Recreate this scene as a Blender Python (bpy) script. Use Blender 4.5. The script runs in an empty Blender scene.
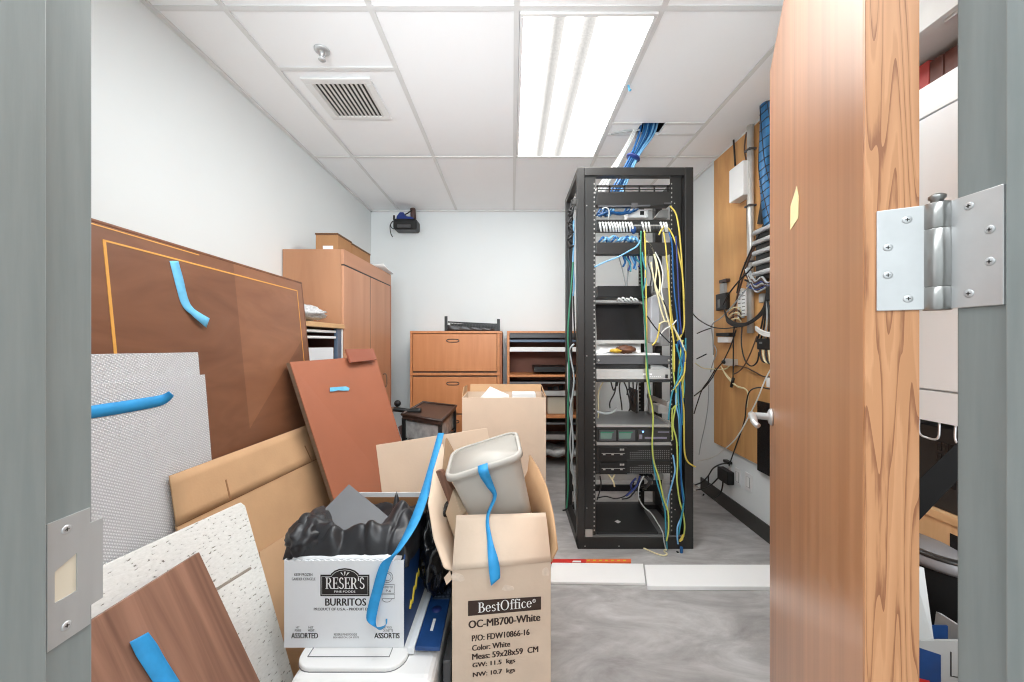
import bpy, bmesh, math, random
from mathutils import Vector, Matrix, noise
random.seed(11)
V = Vector
FP, CH = 365.0, 1.23                       # focal length in pixels, camera height
CEIL = 2.62
XL, XR, YF, YB = -1.508, 1.57, 0.38, 3.90  # inner faces of the room

def at(px, py, Y):                          # a pixel and a depth give a point in the room
    return V(((px-512)/FP*Y, Y, CH-(py-341)/FP*Y))
def onz(px, py, z): return at(px, py, (CH-z)*FP/(py-341))
def onx(px, py, X): return at(px, py, X*FP/(px-512))

def lin(c):
    c = c/255.0
    return c/12.92 if c <= 0.04045 else ((c+0.055)/1.055)**2.4
def S(r, g, b): return (lin(r), lin(g), lin(b), 1.0)

# ------------------------------------------------------------------ materials
def new_mat(name):
    m = bpy.data.materials.new(name); m.use_nodes = True
    nt = m.node_tree
    return m, nt, nt.nodes['Principled BSDF']
def N(nt, t, **kw):
    n = nt.nodes.new(t)
    for k, v in kw.items():
        if k in n.inputs: n.inputs[k].default_value = v
        else: setattr(n, k, v)
    return n
def L(nt, a, b): nt.links.new(a, b)
def coords(nt, kind='Object', scale=(1, 1, 1), rot=(0, 0, 0)):
    tc = N(nt, 'ShaderNodeTexCoord'); mp = N(nt, 'ShaderNodeMapping')
    mp.inputs['Scale'].default_value = scale; mp.inputs['Rotation'].default_value = rot
    L(nt, tc.outputs[kind], mp.inputs['Vector'])
    return mp.outputs['Vector']
def ramp(nt, fac, stops):
    r = N(nt, 'ShaderNodeValToRGB'); cr = r.color_ramp
    while len(cr.elements) < len(stops): cr.elements.new(0.5)
    for e, (p, c) in zip(cr.elements, stops): e.position = p; e.color = c
    L(nt, fac, r.inputs['Fac'])
    return r.outputs['Color']
def mul(c, k): return (min(1, c[0]*k), min(1, c[1]*k), min(1, c[2]*k), 1)
def bump(nt, bsdf, h, strength=.2, dist=.01):
    b = N(nt, 'ShaderNodeBump'); b.inputs['Strength'].default_value = strength; b.inputs['Distance'].default_value = dist
    L(nt, h, b.inputs['Height']); L(nt, b.outputs['Normal'], bsdf.inputs['Normal'])

def mat(name, c, rough=.5, metal=0, var=.06, vs=9, bmp=0, bs=60, spec=.5, coat=0, stretch=(1, 1, 1), alpha=1, trans=0):
    m, nt, b = new_mat(name)
    b.inputs['Roughness'].default_value = rough; b.inputs['Metallic'].default_value = metal
    b.inputs['Specular IOR Level'].default_value = spec; b.inputs['Coat Weight'].default_value = coat
    b.inputs['Alpha'].default_value = alpha; b.inputs['Transmission Weight'].default_value = trans
    vec = coords(nt, 'Object', stretch)
    n = N(nt, 'ShaderNodeTexNoise', Scale=vs, Detail=4.0); L(nt, vec, n.inputs['Vector'])
    L(nt, ramp(nt, n.outputs['Fac'], [(.3, mul(c, 1-var)), (.7, mul(c, 1+var))]), b.inputs['Base Color'])
    if bmp:
        n2 = N(nt, 'ShaderNodeTexNoise', Scale=bs, Detail=6.0); L(nt, vec, n2.inputs['Vector'])
        bump(nt, b, n2.outputs['Fac'], bmp)
    return m

def wood(name, c1, c2, sx=22, sy=1.2, rough=.4, dist=.6, lo=.3, hi=.7, big=.12, kind='UV', detail=6.0, spec=.5):
    m, nt, b = new_mat(name); b.inputs['Roughness'].default_value = rough; b.inputs['Specular IOR Level'].default_value = spec
    vec = coords(nt, kind, (sx, sy, 1))
    n = N(nt, 'ShaderNodeTexNoise', Scale=1.0, Detail=detail, Distortion=dist); L(nt, vec, n.inputs['Vector'])
    col = ramp(nt, n.outputs['Fac'], [(lo, c2), (hi, c1)])
    vec2 = coords(nt, kind, (3, 1.2, 1))
    n2 = N(nt, 'ShaderNodeTexNoise', Scale=1.3, Detail=3.0); L(nt, vec2, n2.inputs['Vector'])
    mx = N(nt, 'ShaderNodeMix', data_type='RGBA', blend_type='MULTIPLY'); mx.inputs[0].default_value = 1.0
    L(nt, col, mx.inputs[6])
    L(nt, ramp(nt, n2.outputs['Fac'], [(.3, (1-big, 1-big, 1-big, 1)), (.7, (1, 1, 1, 1))]), mx.inputs[7])
    L(nt, mx.outputs[2], b.inputs['Base Color'])
    bump(nt, b, n.outputs['Fac'], .06, .004)
    return m

M = {}
M['wall'] = mat('wall_paint', S(230, 234, 234), .7, var=.012, vs=2, bmp=.04, bs=220)
M['tile'] = mat('ceiling_tile', S(251, 252, 253), .85, var=.012, vs=3, bmp=.06, bs=180)
M['grid'] = mat('grid_white', S(226, 226, 225), .5, var=.01)
M['void'] = mat('plenum_dark', S(40, 40, 42), .9)
M['base'] = mat('baseboard_black', S(58, 57, 54), .5)
M['hallceil'] = mat('hall_ceiling', S(235, 235, 232), .8)
# floor: mottled grey sheet with warm streaks
m, nt, b = new_mat('floor_concrete'); M['floor'] = m
b.inputs['Roughness'].default_value = .42
v = coords(nt, 'Object', (1.1, 2.6, 1)); n = N(nt, 'ShaderNodeTexNoise', Scale=2.2, Detail=9.0, Roughness=.68, Distortion=.7); L(nt, v, n.inputs['Vector'])
c0 = ramp(nt, n.outputs['Fac'], [(.28, S(142, 139, 138)), (.5, S(176, 174, 173)), (.72, S(208, 207, 206))])
v2 = coords(nt, 'Object', (6, 14, 1)); n2 = N(nt, 'ShaderNodeTexNoise', Scale=2.0, Detail=6.0); L(nt, v2, n2.inputs['Vector'])
mx = N(nt, 'ShaderNodeMix', data_type='RGBA', blend_type='MULTIPLY'); mx.inputs[0].default_value = 1
L(nt, c0, mx.inputs[6]); L(nt, ramp(nt, n2.outputs['Fac'], [(.3, (.86, .85, .84, 1)), (.7, (1, 1, 1, 1))]), mx.inputs[7])
L(nt, mx.outputs[2], b.inputs['Base Color']); bump(nt, b, n2.outputs['Fac'], .05, .003)

# brushed grey paint of the door frame
m, nt, b = new_mat('frame_paint'); M['frame'] = m
b.inputs['Roughness'].default_value = .33
v = coords(nt, 'Object', (60, 60, 5)); n = N(nt, 'ShaderNodeTexNoise', Scale=1.6, Detail=4.0); L(nt, v, n.inputs['Vector'])
L(nt, ramp(nt, n.outputs['Fac'], [(.3, S(127, 135, 134)), (.7, S(136, 143, 142))]), b.inputs['Base Color']); bump(nt, b, n.outputs['Fac'], .12, .002)

M['steel'] = mat('satin_steel', S(208, 210, 211), .36, .55, var=.04, vs=40)
M['plate'] = mat('satin_plate', S(186, 188, 188), .38, .4, var=.05, vs=60, stretch=(1, 1, .1))
M['darkslot'] = mat('dark_slot', S(45, 44, 42), .6)
M['cream'] = mat('cream_plastic', S(215, 205, 185), .6)
M['doorface'] = wood('door_veneer', S(204, 147, 104), S(174, 118, 78), 26, .7, .3, .3, .3, .72, .1)
# oak edge with long open grain
m, nt, b = new_mat('oak_edge'); M['oak'] = m
b.inputs['Roughness'].default_value = .42
v = coords(nt, 'UV', (30, 1.1, 1))
nz = N(nt, 'ShaderNodeTexNoise', Scale=.75, Detail=2.0); L(nt, v, nz.inputs['Vector'])
md = N(nt, 'ShaderNodeMath', operation='MULTIPLY'); md.inputs[1].default_value = 19.0; L(nt, nz.outputs['Fac'], md.inputs[0])
fr = N(nt, 'ShaderNodeMath', operation='FRACT'); L(nt, md.outputs[0], fr.inputs[0])
v3 = coords(nt, 'UV', (420, 26, 1)); n3 = N(nt, 'ShaderNodeTexNoise', Scale=1.0, Detail=3.0); L(nt, v3, n3.inputs['Vector'])
ad = N(nt, 'ShaderNodeMath', operation='MULTIPLY_ADD'); L(nt, n3.outputs['Fac'], ad.inputs[0]); ad.inputs[1].default_value = .35; L(nt, fr.outputs[0], ad.inputs[2])
L(nt, ramp(nt, ad.outputs[0], [(.20, S(154, 100, 66)), (.36, S(200, 144, 100)), (.9, S(212, 156, 112)), (1.0, S(200, 144, 100))]), b.inputs['Base Color'])
bump(nt, b, n3.outputs['Fac'], .12, .002)

M['maple'] = wood('maple_veneer', S(206, 152, 118), S(186, 131, 98), 9, .9, .42, .5, .25, .75, .1)
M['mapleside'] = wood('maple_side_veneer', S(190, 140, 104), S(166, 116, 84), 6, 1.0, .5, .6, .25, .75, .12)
M['cherry'] = wood('cherry_laminate', S(214, 146, 96), S(198, 128, 80), 1.6, 20, .42, .3, .25, .75, .05)
M['cherrydark'] = wood('cherry_edge', S(178, 112, 72), S(150, 92, 58), 3, 12, .5)
M['redboard'] = mat('red_brown_laminate', S(170, 105, 78), .45, var=.05, vs=4)
M['redlip'] = mat('red_brown_lip', S(146, 82, 60), .45, var=.05, vs=4)
M['mdf'] = mat('board_edge', S(120, 98, 80), .8, var=.12, vs=50)
M['walnut'] = wood('walnut_laminate', S(166, 122, 100), S(108, 74, 58), 34, 1.4, .5, .9, .25, .7, .12)
M['ply'] = wood('plywood_face', S(224, 172, 112), S(196, 140, 84), 10, 1.1, .55, 1.2, .25, .72, .14)
M['ivorywood'] = wood('pale_oak', S(222, 184, 138), S(204, 162, 114), 30, 2, .5)
M['board'] = mat('cardboard_brown', S(204, 164, 124), .85, var=.06, vs=7, bmp=.05, bs=120)
M['board2'] = mat('cardboard_tan', S(226, 202, 178), .85, var=.04, vs=5, bmp=.04, bs=120)
M['board3'] = mat('cardboard_dull', S(166, 122, 82), .85, var=.06, vs=7)
M['boardin'] = mat('cardboard_inside', S(150, 108, 72), .9, var=.08, vs=9)
M['kraft'] = mat('cardboard_buff', S(220, 199, 178), .85, var=.06, vs=8, bmp=.05, bs=90)
M['white'] = mat('white_plastic', S(238, 238, 236), .4, var=.01)
M['whitecard'] = mat('white_card', S(232, 235, 238), .7, var=.015)
M['whitepaint'] = mat('white_lacquer', S(234, 234, 233), .35, var=.01)
M['matteblack'] = mat('matte_black', S(24, 24, 24), .95, var=.05, spec=.1)
M['brightwhite'] = mat('bright_white', S(250, 250, 249), .5, var=.01)
M['cabwhite'] = mat('cabinet_white', S(222, 230, 234), .4, var=.01)
M['paper'] = mat('white_paper', S(240, 240, 238), .9, var=.02)
M['news'] = mat('printed_paper', S(206, 206, 206), .8, var=.3, vs=60)
M['tape'] = mat('blue_masking_tape', S(44, 152, 214), .6, var=.08, vs=30)
M['tape2'] = mat('pale_blue_tape', S(110, 190, 230), .6, var=.1, vs=30)
M['black'] = mat('black_metal', S(30, 30, 29), .42, var=.08)
M['rail'] = mat('rack_black', S(36, 35, 34), .4, .0, var=.06)
M['blackplast'] = mat('black_plastic', S(22, 22, 22), .45, var=.08)
M['brownblack'] = mat('brown_black_plastic', S(66, 50, 44), .4, var=.1)
M['bag'] = mat('black_cloth', S(38, 39, 42), .38, var=.12, vs=20, bmp=.1, bs=30)
M['binbag'] = mat('black_film', S(22, 22, 24), .22, var=.1, vs=20)
M['grey'] = mat('grey_plastic', S(104, 106, 109), .45, var=.04)
M['binny'] = mat('putty_plastic', S(192, 188, 180), .45, var=.02)
M['silver'] = mat('silver_metal', S(176, 174, 170), .4, .4, var=.06, vs=20)
M['greymetal'] = mat('grey_metal', S(120, 120, 120), .45, .3, var=.06)
M['bluegrey'] = mat('blue_grey_metal', S(96, 112, 132), .4, .2, var=.06)
M['darkgrey'] = mat('dark_grey_metal', S(84, 84, 86), .45, .3, var=.06)
M['screen'] = mat('lcd_screen', S(20, 20, 22), .25, var=.02)
M['clear'] = mat('cloudy_plastic', S(176, 176, 174), .25, var=.25, vs=24)
M['beige'] = mat('beige_plastic', S(190, 180, 160), .55, var=.03)
M['ink'] = mat('black_ink', S(34, 30, 28), .7, var=.05)
M['inkbrown'] = mat('brown_black_ink', S(58, 42, 34), .75, var=.05)
M['blueprint'] = mat('blue_card', S(24, 66, 122), .5, var=.12, vs=18)
M['yellowprint'] = mat('yellow_ink', S(224, 196, 60), .6)
M['red'] = mat('red_plastic', S(206, 48, 40), .4, var=.08)
M['orange'] = mat('orange_plastic', S(236, 110, 60), .4, var=.08)
M['galv'] = mat('galvanised_steel', S(205, 202, 196), .35, .35, var=.1, vs=14)
M['inlay'] = mat('inlay_yellow', S(222, 162, 78), .4)
M['bar'] = mat('bright_bar', S(222, 224, 226), .35, .2, var=.04)
M['barrelsteel'] = mat('barrel_steel', S(168, 168, 166), .3, .9, var=.04, vs=40)
M['redbook'] = mat('red_binding', S(176, 70, 66), .5, var=.1)
M['brownbook'] = mat('brown_binding', S(92, 52, 42), .5, var=.15)
for nm, c in dict(yellow=(214, 190, 84), green=(44, 122, 92), lime=(186, 196, 96), teal=(52, 140, 160), blue=(28, 92, 150), navy=(40, 56, 120), lightblue=(120, 176, 216),
                  cream=(232, 222, 180), greyc=(172, 176, 176), whitec=(232, 232, 228), blackc=(34, 33, 33), brownc=(92, 66, 52)).items():
    M['c_'+nm] = mat('cable_'+nm, S(*c), .45, var=.06)
M['led'] = None
m, nt, b = new_mat('blue_led'); M['led'] = m
b.inputs['Emission Color'].default_value = S(120, 170, 255); b.inputs['Emission Strength'].default_value = 2.0
b.inputs['Base Color'].default_value = S(80, 120, 220)

# conference table veneer: brown field with a paler book-matched wedge at its far end (UV: u along the table, v up)
m, nt, b = new_mat('table_veneer'); M['table'] = m
b.inputs['Roughness'].default_value = .36
v = coords(nt, 'UV', (2.0, 6, 1), (0, 0, .85)); n = N(nt, 'ShaderNodeTexNoise', Scale=1.4, Detail=6.0, Distortion=1.2); L(nt, v, n.inputs['Vector'])
ca = ramp(nt, n.outputs['Fac'], [(.25, S(108, 68, 47)), (.75, S(134, 90, 65))])
cb = ramp(nt, n.outputs['Fac'], [(.25, S(124, 80, 55)), (.75, S(152, 104, 76))])
tc = N(nt, 'ShaderNodeTexCoord'); sp = N(nt, 'ShaderNodeSeparateXYZ'); L(nt, tc.outputs['UV'], sp.inputs[0])
# wedge: u - 1.4*|v-0.72| > 0.35
s1 = N(nt, 'ShaderNodeMath', operation='GREATER_THAN'); L(nt, sp.outputs['X'], s1.inputs[0]); s1.inputs[1].default_value = .536
s3 = N(nt, 'ShaderNodeMath', operation='MULTIPLY_ADD'); L(nt, sp.outputs['X'], s3.inputs[0]); s3.inputs[1].default_value = -.86; L(nt, sp.outputs['Y'], s3.inputs[2])
s2 = N(nt, 'ShaderNodeMath', operation='GREATER_THAN'); L(nt, s3.outputs[0], s2.inputs[0]); s2.inputs[1].default_value = .89-.86*.55
s4 = N(nt, 'ShaderNodeMath', operation='MULTIPLY'); L(nt, s1.outputs[0], s4.inputs[0]); L(nt, s2.outputs[0], s4.inputs[1])
mx = N(nt, 'ShaderNodeMix', data_type='RGBA'); L(nt, s4.outputs[0], mx.inputs[0]); L(nt, ca, mx.inputs[6]); L(nt, cb, mx.inputs[7])
L(nt, mx.outputs[2], b.inputs['Base Color'])
M['tableedge'] = wood('table_edge', S(132, 84, 56), S(100, 60, 40), 20, 2, .4)

# prismatic lens panel
m, nt, b = new_mat('prismatic_lens'); M['prism'] = m
b.inputs['Roughness'].default_value = .35
w = []
for rz in (.55, -1.0):
    v = coords(nt, 'UV', (1, 1, 1), (0, 0, rz)); t = N(nt, 'ShaderNodeTexWave', Scale=46.0, Distortion=0.0); L(nt, v, t.inputs['Vector']); w.append(t.outputs['Fac'])
mm = N(nt, 'ShaderNodeMath', operation='MULTIPLY'); L(nt, w[0], mm.inputs[0]); L(nt, w[1], mm.inputs[1])
L(nt, ramp(nt, mm.outputs[0], [(.0, S(192, 192, 194)), (.6, S(222, 222, 223))]), b.inputs['Base Color']); bump(nt, b, mm.outputs[0], .5, .004)

# fissured mineral-fibre tile
m, nt, b = new_mat('fissured_tile'); M['fissured'] = m
b.inputs['Roughness'].default_value = .9
v = coords(nt, 'UV', (1, 1.9, 1), (0, 0, .3)); n = N(nt, 'ShaderNodeTexNoise', Scale=74.0, Detail=2.0); L(nt, v, n.inputs['Vector'])
L(nt, ramp(nt, n.outputs['Fac'], [(.31, S(120, 116, 108)), (.355, S(226, 225, 220)), (.8, S(238, 237, 233))]), b.inputs['Base Color']); bump(nt, b, n.outputs['Fac'], .3, .004)

# lit troffer lens: three tubes glow through it along its length (object coords: origin at the middle of the lens)
m, nt, b = new_mat('lit_lens'); M['lens'] = m
tc = N(nt, 'ShaderNodeTexCoord'); sp = N(nt, 'ShaderNodeSeparateXYZ'); L(nt, tc.outputs['Object'], sp.inputs[0])
mr = N(nt, 'ShaderNodeMapRange'); L(nt, sp.outputs['X'], mr.inputs['Value']); mr.inputs['From Min'].default_value = -.29; mr.inputs['From Max'].default_value = .29
g3 = lambda k: (k, k*.985, k*.95, 1)
st = ramp(nt, mr.outputs[0], [(.0, g3(.5)), (.08, g3(1)), (.17, g3(.9)), (.215, g3(.045)), (.255, g3(.019)), (.31, g3(.030)), (.36, g3(.3)), (.41, g3(.3)), (.455, g3(.036)), (.50, g3(.021)), (.545, g3(.032)), (.60, g3(.5)), (.8, g3(1)), (1, g3(.4))])
nz = N(nt, 'ShaderNodeTexNoise', Scale=120.0, Detail=2.0); L(nt, tc.outputs['Object'], nz.inputs['Vector'])
mx = N(nt, 'ShaderNodeMix', data_type='RGBA', blend_type='MULTIPLY'); mx.inputs[0].default_value = 1
L(nt, st, mx.inputs[6]); L(nt, ramp(nt, nz.outputs['Fac'], [(.35, (.8,)*3+(1,)), (.6, (1, 1, 1, 1))]), mx.inputs[7])
L(nt, mx.outputs[2], b.inputs['Emission Color']); b.inputs['Emission Strength'].default_value = 17.0
b.inputs['Base Color'].default_value = (.18, .175, .165, 1)

# ------------------------------------------------------------------ mesh builder
BASE = {}                                    # world offset of each object's local frame
class MB:
    def __init__(s): s.v = []; s.f = []; s.uv = []; s.mi = []; s.sm = []; s.cur = 0
    def add(s, vs, fs, uvs=None, smooth=False):
        o = len(s.v); s.v += [V(p) for p in vs]
        for k, f in enumerate(fs):
            s.f.append([i+o for i in f]); s.mi.append(s.cur); s.sm.append(smooth)
            s.uv.append(uvs[k] if uvs else [(0, 0)]*len(f))
        return s
    def m(s, k): s.cur = k; return s
    def slab(s, o, a, b, c):                 # box on three edge vectors; grain runs along b
        o, a, b, c = V(o), V(a), V(b), V(c); la, lb, lc = a.length, b.length, c.length
        vs = [o, o+a, o+a+b, o+b, o+c, o+a+c, o+a+b+c, o+b+c]
        ab = [(0, 0), (la, 0), (la, lb), (0, lb)]
        ac = [(0, 0), (la, 0), (la, lc), (0, lc)]
        bc = [(0, 0), (0, lb), (lc, lb), (lc, 0)]
        s.add(vs, [(0, 1, 2, 3), (4, 5, 6, 7), (0, 1, 5, 4), (3, 2, 6, 7), (0, 3, 7, 4), (1, 2, 6, 5)], [ab, ab, ac, ac, bc, bc]); return s
    def box(s, x0, x1, y0, y1, z0, z1, grain='z'):
        o = V((x0, y0, z0)); x, y, z = V((x1-x0, 0, 0)), V((0, y1-y0, 0)), V((0, 0, z1-z0))
        if grain == 'z': return s.slab(o, x, z, y)
        if grain == 'x': return s.slab(o, y, x, z)
        return s.slab(o, x, y, z)
    def prism(s, poly, vec, smooth=False):
        poly = [V(p) for p in poly]; vec = V(vec); n = len(poly)
        u = (poly[1]-poly[0]).normalized(); nrm = vec.normalized(); w = nrm.cross(u)
        uv = [((p-poly[0]).dot(u), (p-poly[0]).dot(w)) for p in poly]
        fs = [list(range(n)), list(range(n, 2*n))]; uvs = [uv, uv]
        for i in range(n):
            j = (i+1) % n; fs.append((i, j, n+j, n+i)); d = (poly[j]-poly[i]).length
            uvs.append([(0, 0), (d, 0), (d, vec.length), (0, vec.length)])
        s.add(poly+[p+vec for p in poly], fs, uvs); return s
    def tube(s, pts, r, n=8, cap=True):
        pts = [V(p) for p in pts]; k = len(pts); rs = r if isinstance(r, (list, tuple)) else [r]*k
        t = [(pts[min(i+1, k-1)]-pts[max(i-1, 0)]).normalized() for i in range(k)]
        a = t[0].orthogonal().normalized(); vs = []; fs = []
        for i in range(k):
            a = (a-t[i]*a.dot(t[i])); a = a.normalized() if a.length > 1e-6 else t[i].orthogonal().normalized()
            bb = t[i].cross(a)
            for q in range(n):
                g = 2*math.pi*q/n; vs.append(pts[i]+(a*math.cos(g)+bb*math.sin(g))*rs[i])
        for i in range(k-1):
            for q in range(n): fs.append((i*n+q, i*n+(q+1) % n, (i+1)*n+(q+1) % n, (i+1)*n+q))
        if cap: fs += [tuple(range(n-1, -1, -1)), tuple((k-1)*n+q for q in range(n))]
        s.add(vs, fs, None, True); return s
    def lathe(s, prof, o, axis, n=20):       # prof: (radius, distance along axis)
        o, ax = V(o), V(axis).normalized(); a = ax.orthogonal().normalized(); b = ax.cross(a); vs = []; fs = []; k = len(prof)
        for r, h in prof:
            for q in range(n):
                g = 2*math.pi*q/n; vs.append(o+ax*h+(a*math.cos(g)+b*math.sin(g))*max(r, 1e-5))
        for i in range(k-1):
            for q in range(n): fs.append((i*n+q, i*n+(q+1) % n, (i+1)*n+(q+1) % n, (i+1)*n+q))
        fs += [tuple(range(n-1, -1, -1)), tuple((k-1)*n+q for q in range(n))]
        s.add(vs, fs, None, True); return s
    def sheet(s, rows, smooth=True):         # grid of points; give it thickness with solid= at build
        nu, nv = len(rows), len(rows[0]); vs = [p for r in rows for p in r]; fs = []; uvs = []
        U = [0]; W = [0]
        for i in range(1, nu): U.append(U[-1]+(V(rows[i][0])-V(rows[i-1][0])).length)
        for j in range(1, nv): W.append(W[-1]+(V(rows[0][j])-V(rows[0][j-1])).length)
        for i in range(nu-1):
            for j in range(nv-1):
                fs.append((i*nv+j, i*nv+j+1, (i+1)*nv+j+1, (i+1)*nv+j)); uvs.append([(U[i], W[j]), (U[i], W[j+1]), (U[i+1], W[j+1]), (U[i+1], W[j])])
        s.add(vs, fs, uvs, smooth); return s
    def blob(s, c, rad, amp=.2, fs_=3.0, seed=0, nu=40, nv=24, fn=None):
        c = V(c); vs = []; fs = []
        for i in range(nv+1):
            th = math.pi*i/nv
            for j in range(nu):
                ph = 2*math.pi*j/nu; d = V((math.sin(th)*math.cos(ph), math.sin(th)*math.sin(ph), math.cos(th)))
                q = d*fs_+V((seed*3.1, seed*1.7, seed))
                k = 1+amp*(1.1-2.6*abs(noise.noise(q))+.5*noise.noise(q*2.7))-amp*.4
                p = V((d.x*rad[0], d.y*rad[1], d.z*rad[2]))*k
                if fn: p = fn(p, d)
                vs.append(c+p)
        for i in range(nv):
            for j in range(nu): fs.append((i*nu+j, i*nu+(j+1) % nu, (i+1)*nu+(j+1) % nu, (i+1)*nu+j))
        s.add(vs, fs, None, True); return s
    def build(s, name, mats, parent=None, bevel=0, seg=2, solid=0, sub=0, base=None):
        me = bpy.data.meshes.new(name)
        if parent is not None: o0 = BASE[parent.name]
        elif base is not None: o0 = V(base)
        else:
            xs = [p.x for p in s.v]; ys = [p.y for p in s.v]; zs = [p.z for p in s.v]
            o0 = V(((min(xs)+max(xs))/2, (min(ys)+max(ys))/2, min(zs)))
        bm = bmesh.new(); uvl = bm.loops.layers.uv.new('UVMap')
        bv = [bm.verts.new(p-o0) for p in s.v]
        for k, f in enumerate(s.f):
            try: fc = bm.faces.new([bv[i] for i in f])
            except ValueError: continue
            fc.material_index = s.mi[k]; fc.smooth = s.sm[k]
            for lp, uv in zip(fc.loops, s.uv[k]): lp[uvl].uv = uv
        if not solid: bmesh.ops.recalc_face_normals(bm, faces=bm.faces)
        bm.to_mesh(me); bm.free()
        for x in (mats if isinstance(mats, (list, tuple)) else [mats]): me.materials.append(M[x] if isinstance(x, str) else x)
        ob = bpy.data.objects.new(name, me); bpy.context.scene.collection.objects.link(ob)
        if parent is not None: ob.parent = parent
        else: ob.location = o0
        BASE[ob.name] = o0
        if solid:
            d = ob.modifiers.new('solid', 'SOLIDIFY'); d.thickness = abs(solid); d.offset = 0
        if bevel:
            d = ob.modifiers.new('bevel', 'BEVEL'); d.width = bevel; d.segments = seg; d.limit_method = 'ANGLE'; d.angle_limit = math.radians(40)
        if sub:
            d = ob.modifiers.new('sub', 'SUBSURF'); d.levels = sub; d.render_levels = sub
        return ob

def tag(o, label, cat, group=None, kind=None):
    o['label'] = label; o['category'] = cat
    if group: o['group'] = group
    if kind: o['kind'] = kind
    return o
def thing(name, loc, label, cat, group=None, kind=None):
    o = bpy.data.objects.new(name, None); o.empty_display_size = .05
    bpy.context.scene.collection.objects.link(o); o.location = V(loc); BASE[o.name] = V(loc)
    return tag(o, label, cat, group, kind)
def struct(o): o['kind'] = 'structure'; return o
def part(o, label): o['label'] = label; return o

def smooth_path(pts, n=6):
    pts = [V(p) for p in pts]; out = []
    if len(pts) < 3: return pts
    for i in range(len(pts)-1):
        p0, p1, p2, p3 = pts[max(i-1, 0)], pts[i], pts[i+1], pts[min(i+2, len(pts)-1)]
        for k in range(n):
            t = k/n
            out.append(.5*((2*p1)+(p2-p0)*t+(2*p0-5*p1+4*p2-p3)*t*t+(3*p1-p0-3*p2+p3)*t**3))
    out.append(pts[-1]); return out
def pxpath(lst, Y=None):                       # (px, py[, Y]) -> world points
    return [at(p[0], p[1], p[2] if len(p) > 2 else Y) for p in lst]
def cable(pts, r, mt, label, group=None, name='network_cable', cat='cable', n=6):
    return tag(MB().tube(smooth_path(pts), r, n).build(name, mt), label, cat, group)
def ribbon(pts, sides, widths, mt, name, parent=None, th=.0012):
    pts = [V(p) for p in pts]; k = len(pts)
    cs = smooth_path(pts, 5)
    rows = []
    for i, p in enumerate(cs):
        f = i/(len(cs)-1)*(k-1); a = min(int(f), k-2); t = f-a
        sd = (V(sides[a])*(1-t)+V(sides[a+1])*t).normalized(); w = widths[a]*(1-t)+widths[a+1]*t
        rows.append([p-sd*w/2, p, p+sd*w/2])
    return MB().sheet(rows).build(name, mt, parent, solid=th)

# ---- lettering: every word is turned into a mesh and fitted to the width and height it has on its box
def text_mesh(txt, bold=0.0):
    cu = bpy.data.curves.new('lettering', 'FONT'); cu.body = txt; cu.offset = bold; cu.resolution_u = 3
    ob = bpy.data.objects.new('lettering', cu); bpy.context.scene.collection.objects.link(ob)
    bpy.context.view_layer.update()
    me = bpy.data.meshes.new_from_object(ob.evaluated_get(bpy.context.evaluated_depsgraph_get()))
    vs = [v.co.copy() for v in me.vertices]; fs = [list(p.vertices) for p in me.polygons]
    bpy.data.objects.remove(ob); bpy.data.curves.remove(cu); bpy.data.meshes.remove(me)
    return vs, fs
def ring2(cx, cy, rx, ry, th, tv, a0, a1, n=16):
    P = lambda a, x, y: (cx+x*math.cos(a), cy+y*math.sin(a)); out = []
    for i in range(n):
        a, b_ = (math.radians(a0+(a1-a0)*k/n) for k in (i, i+1))
        out.append([P(a, rx, ry), P(b_, rx, ry), P(b_, rx-th, ry-tv), P(a, rx-th, ry-tv)])
    return out
def rc(x0, x1, y0, y1): return [(x0, y0), (x1, y0), (x1, y1), (x0, y1)]
ROMAN = {                                    # a bookish roman with heavy stems and slab serifs
 'B': (.74, [rc(.08, .24, 0, 1), rc(0, .34, 0, .05), rc(0, .3, .95, 1), rc(.2, .32, .49, .54)]+ring2(.3, .75, .28, .25, .14, .05, -90, 90)+ring2(.34, .27, .34, .27, .15, .05, -90, 90)),
 'e': (.60, [rc(.08, .5, .33, .385)]+ring2(.27, .33, .27, .34, .13, .05, 5, 325)),
 's': (.47, ring2(.21, .49, .19, .18, .10, .07, 25, 270)+ring2(.21, .17, .20, .18, .10, .07, -155, 90)),
 't': (.42, [rc(.12, .26, .04, .86), rc(0, .36, .6, .66), rc(.14, .36, 0, .06)]),
 'O': (.92, ring2(.43, .5, .43, .52, .15, .05, 0, 360, 28)),
 'f': (.40, [rc(.12, .26, 0, .82), rc(0, .38, .6, .66), rc(.03, .36, 0, .05)]+ring2(.31, .8, .19, .22, .12, .06, 20, 180)),
 'i': (.37, [rc(.1, .24, 0, .66), rc(0, .34, 0, .05), rc(.0, .2, .61, .66), rc(.09, .25, .80, .97)]),
 'c': (.53, ring2(.26, .33, .26, .34, .13, .05, 40, 320)),
 'R': (.80, [rc(.08, .25, 0, 1), rc(0, .34, 0, .06), rc(0, .3, .94, 1), rc(.2, .34, .44, .5), [(.3, .48), (.46, .48), (.70, .06), (.80, .06), (.80, 0), (.58, 0)]]+ring2(.33, .72, .32, .28, .16, .06, -90, 90)),
 'E': (.70, [rc(.08, .25, 0, 1), rc(0, .62, 0, .06), rc(0, .62, .94, 1), rc(.2, .5, .47, .53), rc(.57, .63, .74, 1), rc(.58, .66, 0, .28), rc(.45, .51, .38, .62)]),
 'S': (.62, ring2(.29, .74, .25, .27, .14, .08, 20, 270)+ring2(.29, .25, .29, .26, .14, .08, -160, 90)),
 "'": (.20, [rc(.04, .15, .70, 1)]),
}
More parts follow.
